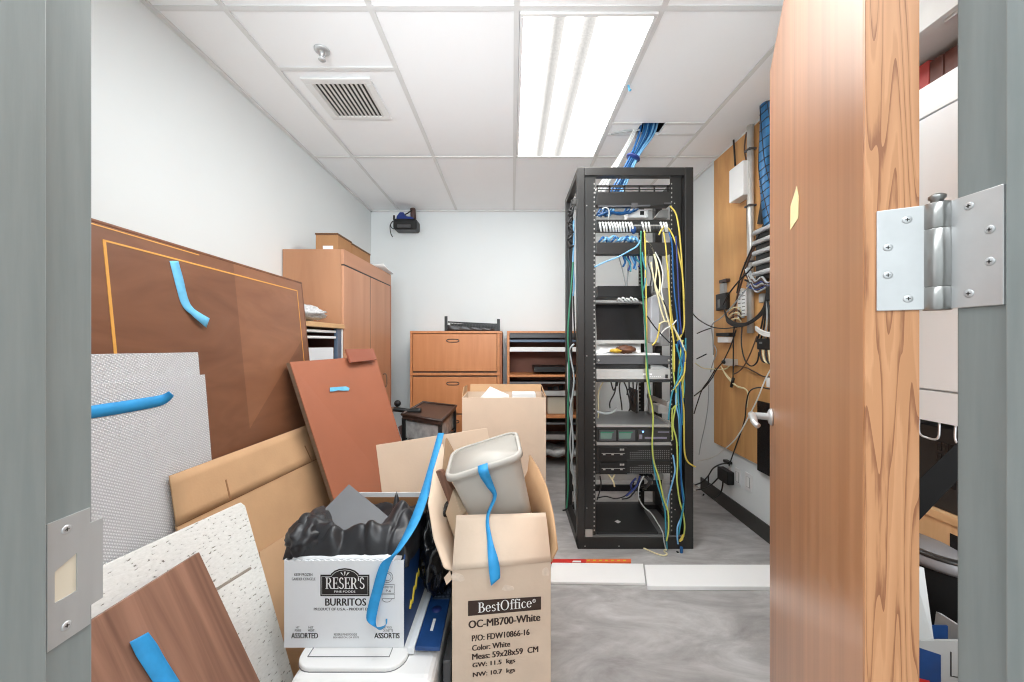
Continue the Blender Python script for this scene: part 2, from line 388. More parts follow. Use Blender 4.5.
def roman(mb, txt, o, u, v, w, h):
    o, u, v = V(o), V(u).normalized(), V(v).normalized(); tot = sum(ROMAN[c][0] for c in txt); x = 0
    for c in txt:
        ad, polys = ROMAN[c]
        for p in polys: mb.add([o+u*((x+a)/tot*w)+v*(b_*h) for a, b_ in p], [list(range(len(p)))])
        x += ad
SERIF = {'B': [(.12, 0), (.12, 1)], 'R': [(.1, 0), (.1, 1), (.93, 0)], 'E': [(.12, 0), (.12, 1)], 'i': [(.5, 0), (.3, .68)], 'f': [(.42, 0)]}
def letters(mb, txt, o, u, v, w, h, bold=0.0, serif=False, space=.12):
    o, u, v = V(o), V(u).normalized(), V(v).normalized()
    if not serif:
        vs, fs = text_mesh(txt)
        if not vs: return
        x0, x1 = min(p.x for p in vs), max(p.x for p in vs); y0, y1 = min(p.y for p in vs), max(p.y for p in vs)
        sx, nz_ = w/(x1-x0), u.cross(v)
        for k in ((-1, 0, 1) if bold else (0,)):
            mb.add([o+u*((p.x-x0)*sx+k*bold*sx*1.6)+v*((p.y-y0)/(y1-y0)*h)+nz_*(k*.00006) for p in vs], fs)
        return
    x = 0; acc = []
    for ch in txt:
        vs, fs = text_mesh(ch, bold)
        a0, a1 = min(p.x for p in vs), max(p.x for p in vs)
        acc.append(([V((p.x-a0+x, p.y, 0)) for p in vs], fs))
        for sx, sy in SERIF.get(ch, []):
            cx = x+(a1-a0)*sx; yy = max(p.y for p in vs)*sy; yy = yy-.05 if sy > .5 else yy
            acc.append(([V((cx-.15, yy, 0)), V((cx+.15, yy, 0)), V((cx+.15, yy+.05, 0)), V((cx-.15, yy+.05, 0))], [[0, 1, 2, 3]]))
        x += a1-a0+space
    allv = [p for a in acc for p in a[0]]
    x0, x1 = min(p.x for p in allv), max(p.x for p in allv); y0, y1 = min(p.y for p in allv), max(p.y for p in allv)
    for vs, fs in acc: mb.add([o+u*((p.x-x0)/(x1-x0)*w)+v*((p.y-y0)/(y1-y0)*h) for p in vs], fs)
# ================================================================== the setting
struct(MB().box(-3.2, 3.2, -1.8, 4.0, -.1, 0, 'x').build('floor', 'floor'))
struct(MB().box(XL-.1, XL, .25, 4.0, 0, 2.8).build('wall_left', 'wall'))
struct(MB().box(XR, XR+.1, .25, 4.0, 0, 2.8).build('wall_right', 'wall'))
struct(MB().box(XL-.1, XR+.1, YB, YB+.1, 0, 2.8).build('wall_back', 'wall'))
w = MB(); w.box(-3.2, -.47, .25, YF-.01, 0, 2.8); w.box(.49, 3.2, .25, YF-.01, 0, 2.8); w.box(-.47, .49, .25, YF-.01, 2.16, 2.8)
struct(w.build('wall_front', 'wall'))
struct(MB().box(-3.2, 3.2, -1.9, -1.8, 0, 2.8).build('wall_hall', 'wall'))
struct(MB().box(-3.2, 3.2, -1.8, .25, CEIL, CEIL+.05).build('ceiling_hall', 'hallceil'))
struct(MB().box(XL-.1, XR+.1, .25, 4.0, 2.86, 2.95).build('ceiling_slab', 'void'))

GX = [XL, -1.20, -.59, .02, .63, 1.24, XR]; GY = [YF-.01, 1.523, 2.757, YB]
til = MB(); bars = MB()
def tile(x0, x1, y0, y1, z=0.0): til.box(x0+.004, x1-.004, y0+.004, y1-.004, CEIL+.002+z, CEIL+.02+z, 'y')
for i in range(6):
    for j in range(3):
        if i == 3 and j == 1: continue
        if i == 1 and j == 1: tile(GX[1], GX[2], 1.523, 1.862); tile(GX[1], GX[2], 1.862, 2.757, .004); continue
        if i == 4 and j == 1:
            tile(GX[4], GX[5], 1.523, 2.333); tile(GX[4], .83, 2.333, 2.459); tile(.985, GX[5], 2.333, 2.459); tile(GX[4], GX[5], 2.459, 2.757); continue
        tile(GX[i], GX[i+1], GY[j], GY[j+1])
struct(til.build('ceiling', 'tile'))
def tee_x(x, y0, y1): bars.box(x-.012, x+.012, y0, y1, CEIL-.004, CEIL+.001)
def tee_y(y, x0, x1): bars.box(x0, x1, y-.012, y+.012, CEIL-.0035, CEIL+.0005)
for x in GX[1:-1]: tee_x(x, GY[0], YB)
for y in GY[1:-1]: tee_y(y, XL, XR)
tee_y(1.862, GX[1], GX[2]); tee_y(2.333, GX[4], .83); tee_y(2.333, .985, GX[5]); tee_y(2.459, GX[4], .83); tee_y(2.459, .985, GX[5])
bars.box(XL, XL+.022, GY[0], YB, CEIL-.012, CEIL); bars.box(XR-.022, XR, GY[0], YB, CEIL-.012, CEIL); bars.box(XL, XR, YB-.022, YB, CEIL-.012, CEIL)
struct(bars.build('trim_1', 'grid'))
for nm, a in (('baseboard_right', (XR-.012, XR, YF, 3.02)), ('baseboard_left', (XL, XL+.012, YF, YB)), ('baseboard_back', (XL, XR, YB-.012, YB))):
    struct(MB().box(a[0], a[1], a[2], a[3], 0, .105).build(nm, 'base', bevel=.002))

# steel door frame, hollow-metal profile with a stop; the strike plate sits on its left jamb
def jamb(s, xr, xs, xo):
    return [(xo, .380), (xr, .380), (xr, .331), (xs, .331), (xs, .28), (xr, .28), (xr, .238), (xo, .238)]
fr = MB()
fr.prism([(x, y, 0) for x, y in jamb(-1, -.437, -.4215, -.475)], (0, 0, 2.2)); fr.prism([(x, y, 0) for x, y in jamb(1, .463, .447, .497)], (0, 0, 2.2))
fr.box(-.437, .463, .238, .380, 2.13, 2.2, 'x')
root = thing('door_frame', (0, .31, 0), 'grey painted steel door frame with a strike plate on its left jamb', 'door frame', kind='structure')
fr.build('jamb', 'frame', root, bevel=.0016)
p = MB(); x0, x1 = -.4370, -.4354
def yz(poly): return [(x0, y, z) for y, z in poly]
hy0, hy1, hz0, hz1 = .3475, .3655, .980, 1.018
p.prism(yz([(.342, .938), (hy0, .938), (hy0, 1.058), (.342, 1.058)]), (x1-x0, 0, 0))
p.prism(yz([(hy0, .938), (hy1, .938), (hy1, hz0), (hy0, hz0)]), (x1-x0, 0, 0))
p.prism(yz([(hy0, hz1-.008), (hy1, hz1), (hy1, 1.058), (hy0, 1.058)]), (x1-x0, 0, 0))
p.prism(yz([(hy1, .938), (.377, .938), (.377, 1.058), (hy1, 1.058)]), (x1-x0, 0, 0))
p.prism(yz([(.377, .957), (.387, .957), (.387, 1.042), (.377, 1.042)]), (x1-x0, 0, 0))
p.prism([(x0, .387, .957), (x1, .387, .957), (x1+.0, .3885, .957), (x0-.004, .392, .957), (x0-.0055, .391, .957)], (0, 0, .085))
sp_ = part(p.build('strike_plate', 'plate', root), 'satin steel strike plate with two screws')
MB().box(x0-.0002, x0+.0004, hy0, hy1, hz0, hz1).build('latch_hole', 'cream', sp_)
def screw(parent, o, nrm, r=.0042, up=(0, 0, 1)):
    b = MB(); o, nrm, up = V(o), V(nrm).normalized(), V(up); sd = up.cross(nrm).normalized()
    b.lathe([(r, -.0006), (r, .0003), (r*.7, .0008)], o, nrm, 14)
    b.m(1); d = .0009*nrm
    for a, c in ((up, sd), (sd, up)): b.slab(o+d-a*r*.45-c*r*.1, a*r*.9, c*r*.2, nrm*.00015)
    return b.build('screw', ['steel', 'darkslot'], parent)
for z in (1.046, .952): screw(sp_, (x1, .3565, z), (1, 0, 0))

# the open oak door on its hinge
A_ = V((.4075, .4214, 0)); dd = V((.4917, .8708, 0)); ee = V((.8708, -.4917, 0))
door = thing('door_1', (.456, .392, 0), 'open wooden door with pinkish brown face and oak edge, hinged at the right jamb', 'door', kind='structure')
z0 = .012
MB().slab(A_+dd*.006+V((0, 0, z0)), ee*.0445, V((0, 0, 2.10)), dd*.885).build('door_leaf', 'doorface', door, bevel=.0012)
MB().slab(A_+V((0, 0, z0)), ee*.0445, V((0, 0, 2.10)), dd*.006).build('edge_band', 'oak', door, bevel=.0008)
hg = MB(); zc0, zc1 = 1.264, 1.3775
hg.slab(A_+ee*.0094-dd*.0024+V((0, 0, zc0)), ee*.046, V((0, 0, zc1-zc0)), dd*.0026)
hg.box(.4602, .463, .3415, .3895, zc0, zc1)
hinge = part(hg.build('hinge', 'steel', door, bevel=.0008), 'satin steel butt hinge with screws')
bc = V((.4572, .3925, 0))
bb = MB(); R = .0108
kz = [zc0-.001, 1.288, 1.350, zc1]
for i in range(3): bb.lathe([(R-.0006, kz[i]), (R, kz[i]+.0008), (R, kz[i+1]-.0008), (R-.0006, kz[i+1])], bc, (0, 0, 1), 24)
bb.lathe([(.005, zc1), (.005, zc1+.004), (.0068, zc1+.0055), (.0068, zc1+.0085), (.004, zc1+.0105), (0, zc1+.011)], bc, (0, 0, 1), 18)
bb.build('barrel', 'barrelsteel', hinge)
for px, py in ((906, 220.5), (887, 248), (887, 275.5), (907, 299)):
    r = (px-512)/FP; t = (r*A_.y-A_.x)/(ee.x-r*ee.y); P = A_+ee*t; z = CH-(py-341)/FP*P.y
    screw(hinge, (P.x-dd.x*.0024, P.y-dd.y*.0024, z), -dd)
for px, py in ((969, 206), (990, 229.5), (990, 261.5), (969, 293.5)):
    P = onx(px, py, .4602); screw(hinge, P, (-1, 0, 0))
nf = -ee                                             # normal of the face the photo shows
hp = A_+dd*.818+V((0, 0, .994))
lv = MB(); lv.lathe([(.026, 0), (.026, .006), (.02, .011), (.011, .013), (.010, .05), (0, .05)], hp, nf, 24)
lev = part(lv.build('lever_handle', 'steel', door), 'satin steel lever handle')
a0 = hp+nf*.054
lv = MB(); lv.tube(smooth_path([a0+dd*.012, a0-dd*.03, a0-dd*.07+V((0, 0, -.001)), a0-dd*.095+V((0, 0, -.005)), a0-dd*.108-nf*.008+V((0, 0, -.012))], 5), [.0105]*6+[.0095]*8+[.008]*7, 12)
lv.build('lever_arm', 'steel', lev)
f0 = A_+nf*.0006
def onface(px, py):
    r = (px-512)/FP; t = (r*f0.y-f0.x)/(dd.x-r*dd.y); P = f0+dd*t; return V((P.x, P.y, CH-(py-341)/FP*P.y))
MB().prism([onface(*q) for q in ((797, 186), (799, 197), (798.5, 218), (790.5, 230), (790.8, 206))], nf*.0006).build('paper_scrap', mat('cream_paper', S(240, 222, 168), .8), door)

# ------------------------------------------------------------------ on the ceiling
lc = V((.337, 2.135, CEIL))
t = thing('ceiling_light', (lc.x, lc.y, CEIL-.012), 'lit rectangular fluorescent troffer with three glowing tubes behind its lens', 'ceiling light')
f = MB(); X0, X1, Y0, Y1 = .034, .620, 1.537, 2.745; q = .016
for a in ((X0, X1, Y0, Y0+q), (X0, X1, Y1-q, Y1), (X0, X0+q, Y0+q, Y1-q), (X1-q, X1, Y0+q, Y1-q)): f.box(a[0], a[1], a[2], a[3], CEIL-.012, CEIL+.02)
f.build('frame', 'whitepaint', t, bevel=.002)
f = MB().box(X0+q, X1-q, Y0+q, Y1-q, CEIL-.006, CEIL+.002)
f.build('lens', 'lens', t)
f = MB().box(X0, X1, Y0, Y1, CEIL+.02, CEIL+.1); f.build('housing', 'white', t)

t = thing('air_vent', (-.932, 2.107, CEIL-.006), 'square white ceiling vent with dark parallel louvers', 'vent')
f = MB(); a0, a1, b0, b1 = -1.118, -.75, 1.925, 2.285
for a in ((a0, a1, b0, b0+.04), (a0, a1, b1-.035, b1), (a0, a0+.042, b0+.04, b1-.035), (a1-.038, a1, b0+.04, b1-.035)): f.box(a[0], a[1], a[2], a[3], CEIL-.008, CEIL+.002)
f.build('frame', 'whitepaint', t, bevel=.003)
MB().box(a0+.036, a1-.032, b0+.034, b1-.03, CEIL-.001, CEIL+.0015).build('duct_opening', 'darkslot', t)
f = MB(); n = 12
for i in range(n):
    x = a0+.05+(a1-a0-.095)*i/(n-1)
    f.slab((x-.004, b0+.036, CEIL-.007), (.009, 0, .006), (0, b1-b0-.068, 0), (.0015, 0, -.002))
f.build('louvers', mat('louver_grey', S(208, 208, 204), .5), t)

so = onz(322, 50, CEIL)
t = thing('fire_sprinkler', (so.x, so.y, CEIL-.05), 'chrome fire sprinkler head below a white ceiling tile', 'sprinkler')
MB().lathe([(.036, 0), (.034, .006), (.018, .010), (.014, .004), (.010, .012)], so, (0, 0, -1), 24).build('escutcheon', 'steel', t)
f = MB(); f.lathe([(.009, .008), (.009, .022), (.004, .026), (.004, .044)], so, (0, 0, -1), 14)
for sx in (-1, 1): f.tube([so+V((.008*sx, 0, -.018)), so+V((.014*sx, 0, -.030)), so+V((.004*sx, 0, -.046))], .0022, 6)
f.build('body', 'steel', t)
f = MB(); f.lathe([(.016, .046), (.017, .048), (.003, .049)], so, (0, 0, -1), 18); f.build('deflector', 'steel', t)

P = at(628, 88, 1.98); P.z = CEIL
tag(MB().tube(smooth_path([P+V((0, 0, .01)), P+V((.004, .0, -.012)), P+V((.012, .01, -.022)), P+V((.02, .02, -.014))], 4), .006, 8).build('cable_stub', 'tape2'), 'short pale blue cable end poking out beside the ceiling light', 'cable')

# black and blue box in the far left ceiling corner
Yd = 3.72
def d(px, py, Y=Yd): return at(px, py, Y)
t = thing('projector_bracket_box', d(404, 231), 'small black box with a blue top fixed high in the far left corner', 'device')
p0, p1 = d(392.5, 230), d(416.5, 219)
MB().box(p0.x, p1.x, Yd, Yd+.16, p0.z+.01, p1.z+.01).build('housing', 'blackplast', t, bevel=.025, seg=3)
MB().box(p0.x+.05, p1.x-.06, Yd-.012, Yd+.01, p0.z+.025, p0.z+.055).build('front_strip', 'darkgrey', t, bevel=.004)
f = MB(); f.prism([d(396, 219, Yd+.02), d(414, 219, Yd+.02), d(412, 216.5, Yd+.02), d(405, 216, Yd+.02), d(403.5, 212, Yd+.02), d(399.5, 212, Yd+.02), d(396.5, 216, Yd+.02)], (0, .10, 0)); f.build('blue_cover', 'c_navy' if False else mat('deep_blue_plastic', S(24, 52, 128), .4), t, bevel=.006)
MB().tube([d(413.5, 219, Yd+.05), d(413, 211, Yd+.05), d(412.5, 208.4, Yd+.05)], .028, 12).build('bracket', mat('brown_metal', S(78, 54, 48), .4), t, bevel=.006)
f = MB(); f.tube(smooth_path([d(405, 214.5, Yd+.01), d(408, 213, Yd+.01), d(412, 210, Yd+.02)], 4), .006, 6); f.build('arm', 'blackplast', t); f = MB(); f.tube([d(394, 220, Yd+.02), d(394, 215.5, Yd+.02)], .01, 8); f.build('post', 'blackplast', t)
f = MB(); f.tube(smooth_path(pxpath([(392.8, 221), (390.3, 225), (390.2, 230), (391, 234), (392.6, 237)], Yd), 5), .005, 6); f.tube(smooth_path(pxpath([(393, 221), (390.6, 224.5), (391.5, 227.5), (394, 229)], Yd), 5), .005, 6); f.build('cord', 'c_blackc', t)

# ================================================================== along the left wall
# bookcase the table top leans on
t = thing('literature_organizer', (-1.3, 1.9, 0), 'low grey shelving unit with an oak top standing beside the tall wood cabinet', 'shelving unit')
bx0, bx1, by0, by1, bz = XL+.005, -1.10, 1.30, 2.375, 1.337
MB().box(bx0, bx1+.012, by0, by1, bz-.028, bz, 'y').build('top', 'ivorywood', t, bevel=.003)
f = MB(); f.box(bx0, bx0+.012, by0+.02, by1-.005, 0, bz-.028); f.box(bx0, bx1-.02, by0+.005, by0+.02, 0, bz-.028); f.box(bx0, bx1-.03, by1-.02, by1-.005, 0, bz-.028); f.build('carcass', 'brownbook', t)
f = MB(); f.box(bx1-.022, bx1, by1-.075, by1-.02, 0, bz-.028); f.build('upright', 'bluegrey', t, bevel=.003); f = MB(); f.box(bx1-.03, bx1-.002, by0+.02, by0+.06, 0, bz-.028); f.build('upright', 'bluegrey', t, bevel=.003)
f = MB(); f.box(bx1-.028, bx1+.002, by1-.018, by1-.004, 0, bz-.028); f.build('end_trim', 'white', t)
for z in (1.281, 1.245, 1.08, .9, .7, .5, .3, .1):
    MB().box(bx0, bx1-.006, by0+.02, by1-.08, z, z+.014, 'y').build('shelf', 'white' if z > 1 else 'bluegrey', t, bevel=.002)
f = MB().box(bx1-.3, bx1-.012, 1.75, by1-.10, 1.0945, 1.19)
tag(f.build('paper_box', 'whitecard', bevel=.003), 'white paper carton inside the grey shelving unit', 'box')
# crumpled printed packet on its top
f = MB().blob((-1.17, 2.05, bz+.052), (.085, .17, .042), .22, 2.4, 5, 28, 16, lambda p, dd_: V((p.x, p.y, p.z+.02*dd_.y*0)))
o = f.build('magazine_packet', 'news'); tag(o, 'crumpled printed paper packet lying on the oak top of the shelving unit', 'packet')

# tall wardrobe cabinet
wx0, wx1, wy0, wy1, wz = XL+.005, -1.10, 2.39, 3.318, 1.832
t = thing('storage_cabinet', (-1.3, 2.85, 0), 'tall two door maple storage cabinet against the left wall', 'cabinet')
MB().box(wx0, wx1-.02, wy0, wy1, 0, wz).build('body', 'mapleside', t, bevel=.002)
MB().box(wx1-.0195, wx1, wy0, wy1, 1.735, wz, 'y').build('top_rail', 'maple', t, bevel=.002)
ym = 2.838
MB().box(wx1-.0199, wx1-.0015, wy0+.006, wy1-.016, 1.7255, 1.7345).box(wx1-.0199, wx1-.0015, ym-.0045, ym+.0045, .06, 1.7255).build('door_gap_shade', 'darkslot', t)  # dark strips paint the shade in the gaps around the doors
for y0, y1 in ((wy0+.002, ym-.005), (ym+.005, wy1-.016)):
    dr = MB().box(wx1-.0195, wx1, y0, y1, .06, 1.725).build('door', 'maple', t, bevel=.0025)
    if y0 > ym:
        h = onx(383, 380, wx1); f = MB(); f.tube(smooth_path([h+V((0, 0, .05)), h+V((.028, 0, .045)), h+V((.03, 0, -.05)), h+V((0, 0, -.055))], 4), .005, 8); f.build('handle', 'mdf', dr)
MB().box(wx1-.0195, wx1+.001, wy1-.012, wy1, .06, 1.733).build('end_edge', 'redboard', t)
def carton(name, x0, x1, y0, y1, z0, z1, label, lidmat='brownblack', lbl=False):
    t = thing(name, ((x0+x1)/2, (y0+y1)/2, z0), label, 'box')
    MB().box(x0, x1, y0, y1, z0, z1-.012).build('body', 'board3', t, bevel=.003)
    MB().box(x0-.003, x1+.003, y0-.003, y1+.003, z1-.012, z1).build('lid', mat('lid_dark', S(104, 72, 48), .8), t, bevel=.002)
    if lbl: MB().box(x1-.10, x1-.03, y0-.0012, y0-.0002, z0+.005, z0+.05).build('label_sticker', 'paper', t)
    return t
carton('cardboard_carton', -1.345, -1.195, 2.50, 2.72, wz, 1.97, 'small brown carton with a white sticker on top of the tall cabinet', lbl=True)
carton('cardboard_carton', -1.36, -1.195, 2.735, 3.075, wz, 1.962, 'longer brown carton behind the stickered one on the tall cabinet')
f = MB(); f.sheet([[V((-1.32+.245*i/4, 3.05+.26*j/4, wz+.006+.03*(1-j/4)**2+.008*(i == 4)*(1-j/4))) for j in range(5)] for i in range(5)]); tag(f.build('paper_sheet', 'paper', solid=.006), 'white flat sheet sticking out over the top of the tall cabinet', 'paper')

# ------------------------------------------------------------------ conference table top on its side
def lean(o, u, dn): return V(o), V(u), V(dn)
TT = V((-1.082, 1.88, 1.531)); tw = V((.113, 0, -1.13)).normalized(); tu = V((0, -1, .016)).normalized(); tn = V((1.13, 0, .113)).normalized()
t = thing('table_top', (-1.0, 1.4, 0), 'large brown veneered table top with yellow inlay border leaning on its long edge', 'table top')
H_ = 1.53; Ln = 1.0
# face plate with uv u along the table from its near end, v up
f = MB(); o = TT+tu*Ln+tw*H_
f.add([o, TT+tw*H_, TT, TT+tu*Ln, o-tn*.03, TT+tw*H_-tn*.03, TT-tn*.03, TT+tu*Ln-tn*.03], [(0, 1, 2, 3), (4, 5, 6, 7), (0, 1, 5, 4), (2, 3, 7, 6), (1, 2, 6, 5), (0, 3, 7, 4)],
      [[(0, 0), (Ln, 0), (Ln, H_), (0, H_)]]*6)
f.build('top_board', 'table', t, bevel=.004)
f = MB(); f.slab(TT-tn*.032-tw*.001, tu*Ln, tw*.010, tn*.0335); f.slab(TT-tn*.032+tw*.009, tu*.010, tw*(H_-.012), tn*.0335); f.build('edge_band', 'tableedge', t, bevel=.003)
f = MB(); s_ = tn*.0012
f.slab(TT+tu*.62+tw*.013, tu*(Ln-.62), tw*.003, s_)  # painted bevel highlight below the top edge; the inlay follows
f.slab(TT+tu*.05+tw*.048, tu*.87, tw*.005, s_); f.slab(TT+tu*.913+tw*.048, tu*.0075, tw*(H_-.12), s_); f.slab(TT+tu*.05+tw*.053, tu*.004, tw*(H_-.13), s_); f.build('inlay_and_highlight', 'inlay', t)
f = MB(); f.slab(TT-tn*.03+tu*.16+tw*.16, tu*(Ln-.3), tw*(H_-.32), -tn*.0); 
f = MB()
for a in (.14, Ln-.18): f.slab(TT-tn*.03+tu*a+tw*.36, tu*.03, tw*(H_-.5), -tn*.05)
f.build('underside_rail', 'tableedge', t)
def onplane(px, py, P0, nrm, off=.0015):
    D = V(((px-512)/FP, 1, -(py-341)/FP)); C0 = V((0, 0, CH)); P0 = V(P0)+V(nrm)*off
    s = (P0-C0).dot(V(nrm))/D.dot(V(nrm)); return C0+D*s
tp = [onplane(*q, TT, tn, .003+.006*k) for q, k in (((174, 261), 0), ((179, 280), 0), ((185, 302), 0), ((193, 312), 1), ((208, 323), 2.5))]
part(ribbon(tp, [V((0, .9, .2)), V((0, .9, .3)), V((0, .8, .45)), V((0, .5, .8)), V((0.1, .3, 1))], [.03, .032, .03, .022, .034], 'tape2', 'tape_strip', t), 'pale blue strip of masking tape with a loose end')

# prismatic light panels, two in a stack
PP = V((-1.034, 1.205, 1.193)); pw = V((.08, 0, -1)).normalized(); pn = V((1, 0, .08)).normalized()
def panel(o, ln, h, mt, name, lab): return tag(MB().slab(V(o), tu*ln, pw*h, pn*.008).build(name, mt, bevel=.001), lab, 'light panel')
pa = PP-pn*.010; pb = PP+V((0, .008, 0))+pw*.075
panel(pa, .58, 1.19, 'prism', 'prismatic_panel', 'dimpled clear light panel at the back of the leaning pair, its top edge showing')
t2 = panel(pb, .60, 1.11, 'prism', 'prismatic_panel', 'white dimpled light panel with blue tape leaning in front of another')
tp = [onplane(*q, pb+pn*.008, pn, .003+k*.004) for q, k in (((60, 418), 0), ((92, 412), 0), ((130, 406), 0), ((158, 401), 0), ((166, 398), 1), ((171.5, 393.5), 4))]
part(ribbon(tp, [V((0, 0, 1))]*4+[V((0, -.5, 1)), V((0, -.8, .8))], [.031, .031, .032, .031, .028, .022], 'tape', 'tape_strip', t2), 'blue masking tape strip')

# flattened brown carton with slots
C0 = V((-.985, 1.05, .842)); C1 = V((-.985, 1.772, .826)); cdn = V((.26, 0, -1))
sc0 = V((-.9695, 1.055, .695)); sc1 = V((-.908, 1.772, .677))
nb = V((1, 0, .26)).normalized()
t = thing('flattened_carton', (-.8, 1.4, 0), 'flattened brown cardboard carton with slots leaning in front of the dimpled panel', 'cardboard')
def flp(a_, v_, o_=0): return C0.lerp(C1, a_).lerp(sc0.lerp(sc1, a_), v_)+nb*o_
f = MB(); f.sheet([[flp(i/12, j/5) for j in range(6)] for i in range(13)]); f.build('flap', 'board', t, solid=.006)
b0 = V((-.80, 1.06, .01)); b1 = V((-.76, 1.775, .01))
nb2 = (b1-sc0).cross(sc1-b0).normalized(); nb2 = nb2 if nb2.x > 0 else -nb2
f = MB(); f.prism([sc0, sc1, b1, b0], -nb2*.006); f.build('body_panel', 'board', t)
f = MB()
for a in (.245, .85):
    f = MB(); f.prism([flp(a, .52, .0035), flp(a+.008, .52, .0035), flp(a+.009, .98, .0035), flp(a, .98, .0035)], -nb*.001); f.build('slot', 'boardin', t)
f = MB(); f.tube([sc0+nb2*.001, sc1+nb2*.001], .0022, 6); f.build('score_line', 'boardin', t)
ql = [onplane(*q, b0, nb2, .004) for q in ((260, 552), (329, 508), (345, 640), (262, 640))]
f = MB(); f.prism(ql, -nb2*.0035); f.build('lower_flap', mat('cardboard_light', S(214, 176, 138), .85, var=.04), t)

# fissured ceiling tiles, walnut board
T0 = V((-.881, 1.2, .704)); r_ = V((.35, -.077, -1)).normalized(); u_ = V((-.089, -.355, -.004)).normalized(); n_ = r_.cross(u_); n_ = n_ if n_.x > 0 else -n_
tag(MB().prism([T0+u_*.010, T0+u_*.45, T0+u_*.45+r_*.73, T0+r_*.73, T0+r_*.016], -n_*.015).build('acoustic_tile', 'fissured', bevel=.002), 'white fissured acoustic tile leaning behind the walnut board', 'ceiling tile')
T1 = None
T1 = onplane(251.5, 569, T0, n_, .0165); 
o_ = tag(MB().prism([T1, T1+u_*.44-r_*.02, T1+u_*.44+r_*.50, T1+r_*.50], -n_*.014).build('acoustic_tile', 'fissured', bevel=.002), 'shorter white fissured acoustic tile in front of the taller one', 'ceiling tile')
MB().slab(T1+n_*.0006, u_*.16-r_*.004, -r_*.006, -n_*.010).build('gap_shadow_strip', mat('gap_shadow_grey', S(150, 140, 128), .9), o_)  # dark strip paints the gap shadow along this tile's top
W0 = V((-.857, 1.0, .652)); h_ = None
e1 = V((.47, 0, -1)).normalized(); e2 = V((-.06, -.254, -.029)).normalized(); wn = e1.cross(e2); wn = wn if wn.x > 0 else -wn
t = MB(); t.slab(W0, e2*.46, e1*.70, -wn*.018)
f = MB(); f.slab(W0, e2*.5, e1*.70, -wn*.018)
wb = tag(f.build('walnut_board', 'walnut', bevel=.0012), 'walnut grained laminate board with blue tape in front of the white acoustic tile', 'board')
tp = [onplane(*q, W0, wn, .003) for q in ((139, 637), (147, 650), (156, 665), (172, 690))]
part(ribbon(tp, [V((.1, .6, -.1))]*4, [.036, .042, .04, .04], 'tape', 'tape_strip', wb), 'blue masking tape strip')

# red-brown board leaning to the left, a lip along its top
RB0, RB1 = V((-1.0035, 1.65, 1.135)), V((-.862, 2.3, 1.137)); rw = (RB1-RB0); rwn = rw.normalized()
rv0 = V((.38*.977, -.38*.211, -1)); rv1 = V((.345*.977, -.345*.211, -1)); rn = rv0.cross(rwn); rn = rn if rn.x > 0 else -rn; rn.normalize()
t = thing('laminate_board', (-.7, 1.9, 0), 'red brown laminate board with a raised lip leaning in front of the tall cabinet', 'board')
f = MB(); f.prism([RB0, RB1, RB1+rv1*1.1, RB0+rv0*1.1], -rn*.004); f.build('face_sheet', 'redboard', t)
f = MB(); f.prism([RB0-rn*.004, RB1-rn*.004, RB1+rv1*1.1-rn*.004, RB0+rv0*1.1-rn*.004], -rn*.018); f.build('core_board', 'mdf', t)
la = onplane(346, 349, RB0, rn, .012); lb = onplane(373.5, 348.5, RB0, rn, .012); lc_ = onplane(377, 359.5, RB0, rn, .035); ld = onplane(351, 362.5, RB0, rn, .035)
f = MB(); f.prism([la, lb, lc_, ld], -rn*.012); f.build('lip', 'redlip', t, bevel=.002)
q = [onplane(x, y, RB0, rn, .001) for x, y in ((330, 387.5), (336, 387), (346, 386.3), (349.5, 388), (349, 390.5), (342, 390.6), (338, 390.2), (334, 391.3), (330, 391.5))]
part(MB().prism(q, -rn*.0006).build('tape_patch', 'tape2', t), 'torn pale blue tape patch')
# ================================================================== at the back wall
fx0, fx1, fy, fz = -.964, -.0945, 3.45, 1.325
t = thing('lateral_file_cabinet', ((fx0+fx1)/2, 3.66, 0), 'orange wood lateral file cabinet with wide drawers at the back wall', 'file cabinet')
f = MB(); f.box(fx0+.005, fx1-.005, fy+.022, YB-.03, 0, fz-.02); f.build('body', 'mdf', t)
MB().box(fx0, fx1, fy-.004, YB-.03, fz-.024, fz, 'x').build('top', 'cherry', t, bevel=.003)
f = MB(); f.box(fx0, fx0+.022, fy, fy+.05, 0, fz-.024); f.box(fx1-.045, fx1-.022, fy, fy+.05, 0, fz-.024); f.build('side_edge', 'cherry', t, bevel=.002)
MB().box(fx1-.02, fx1, fy+.004, YB-.03, 0, fz-.024).build('side_panel', 'cherrydark', t)
for z0, z1 in ((.945, 1.295), (.545, .890), (.155, .53)):
    dr = MB().box(fx0+.026, fx1-.05, fy-.001, fy+.02, z0, z1, 'x').build('drawer', 'cherry', t, bevel=.003)
    c = V(((fx0+fx1)/2-.03, fy-.001, z1-.062)); f = MB(); pts = []
    for k in range(33):
        g = 2*math.pi*k/32; x = math.cos(g); pts.append(c+V((.045*(1 if x > 0 else -1)*min(1, abs(x)*3)*.55+.045*x*.75, 0, .014*math.sin(g))))
    f.tube(pts, .0045, 6, False); f.build('pull', 'darkslot', dr)
MB().box(fx0, fx1-.02, fy-.008, fy+.02, .905, .928, 'x').build('rail', 'cherry', t, bevel=.002)
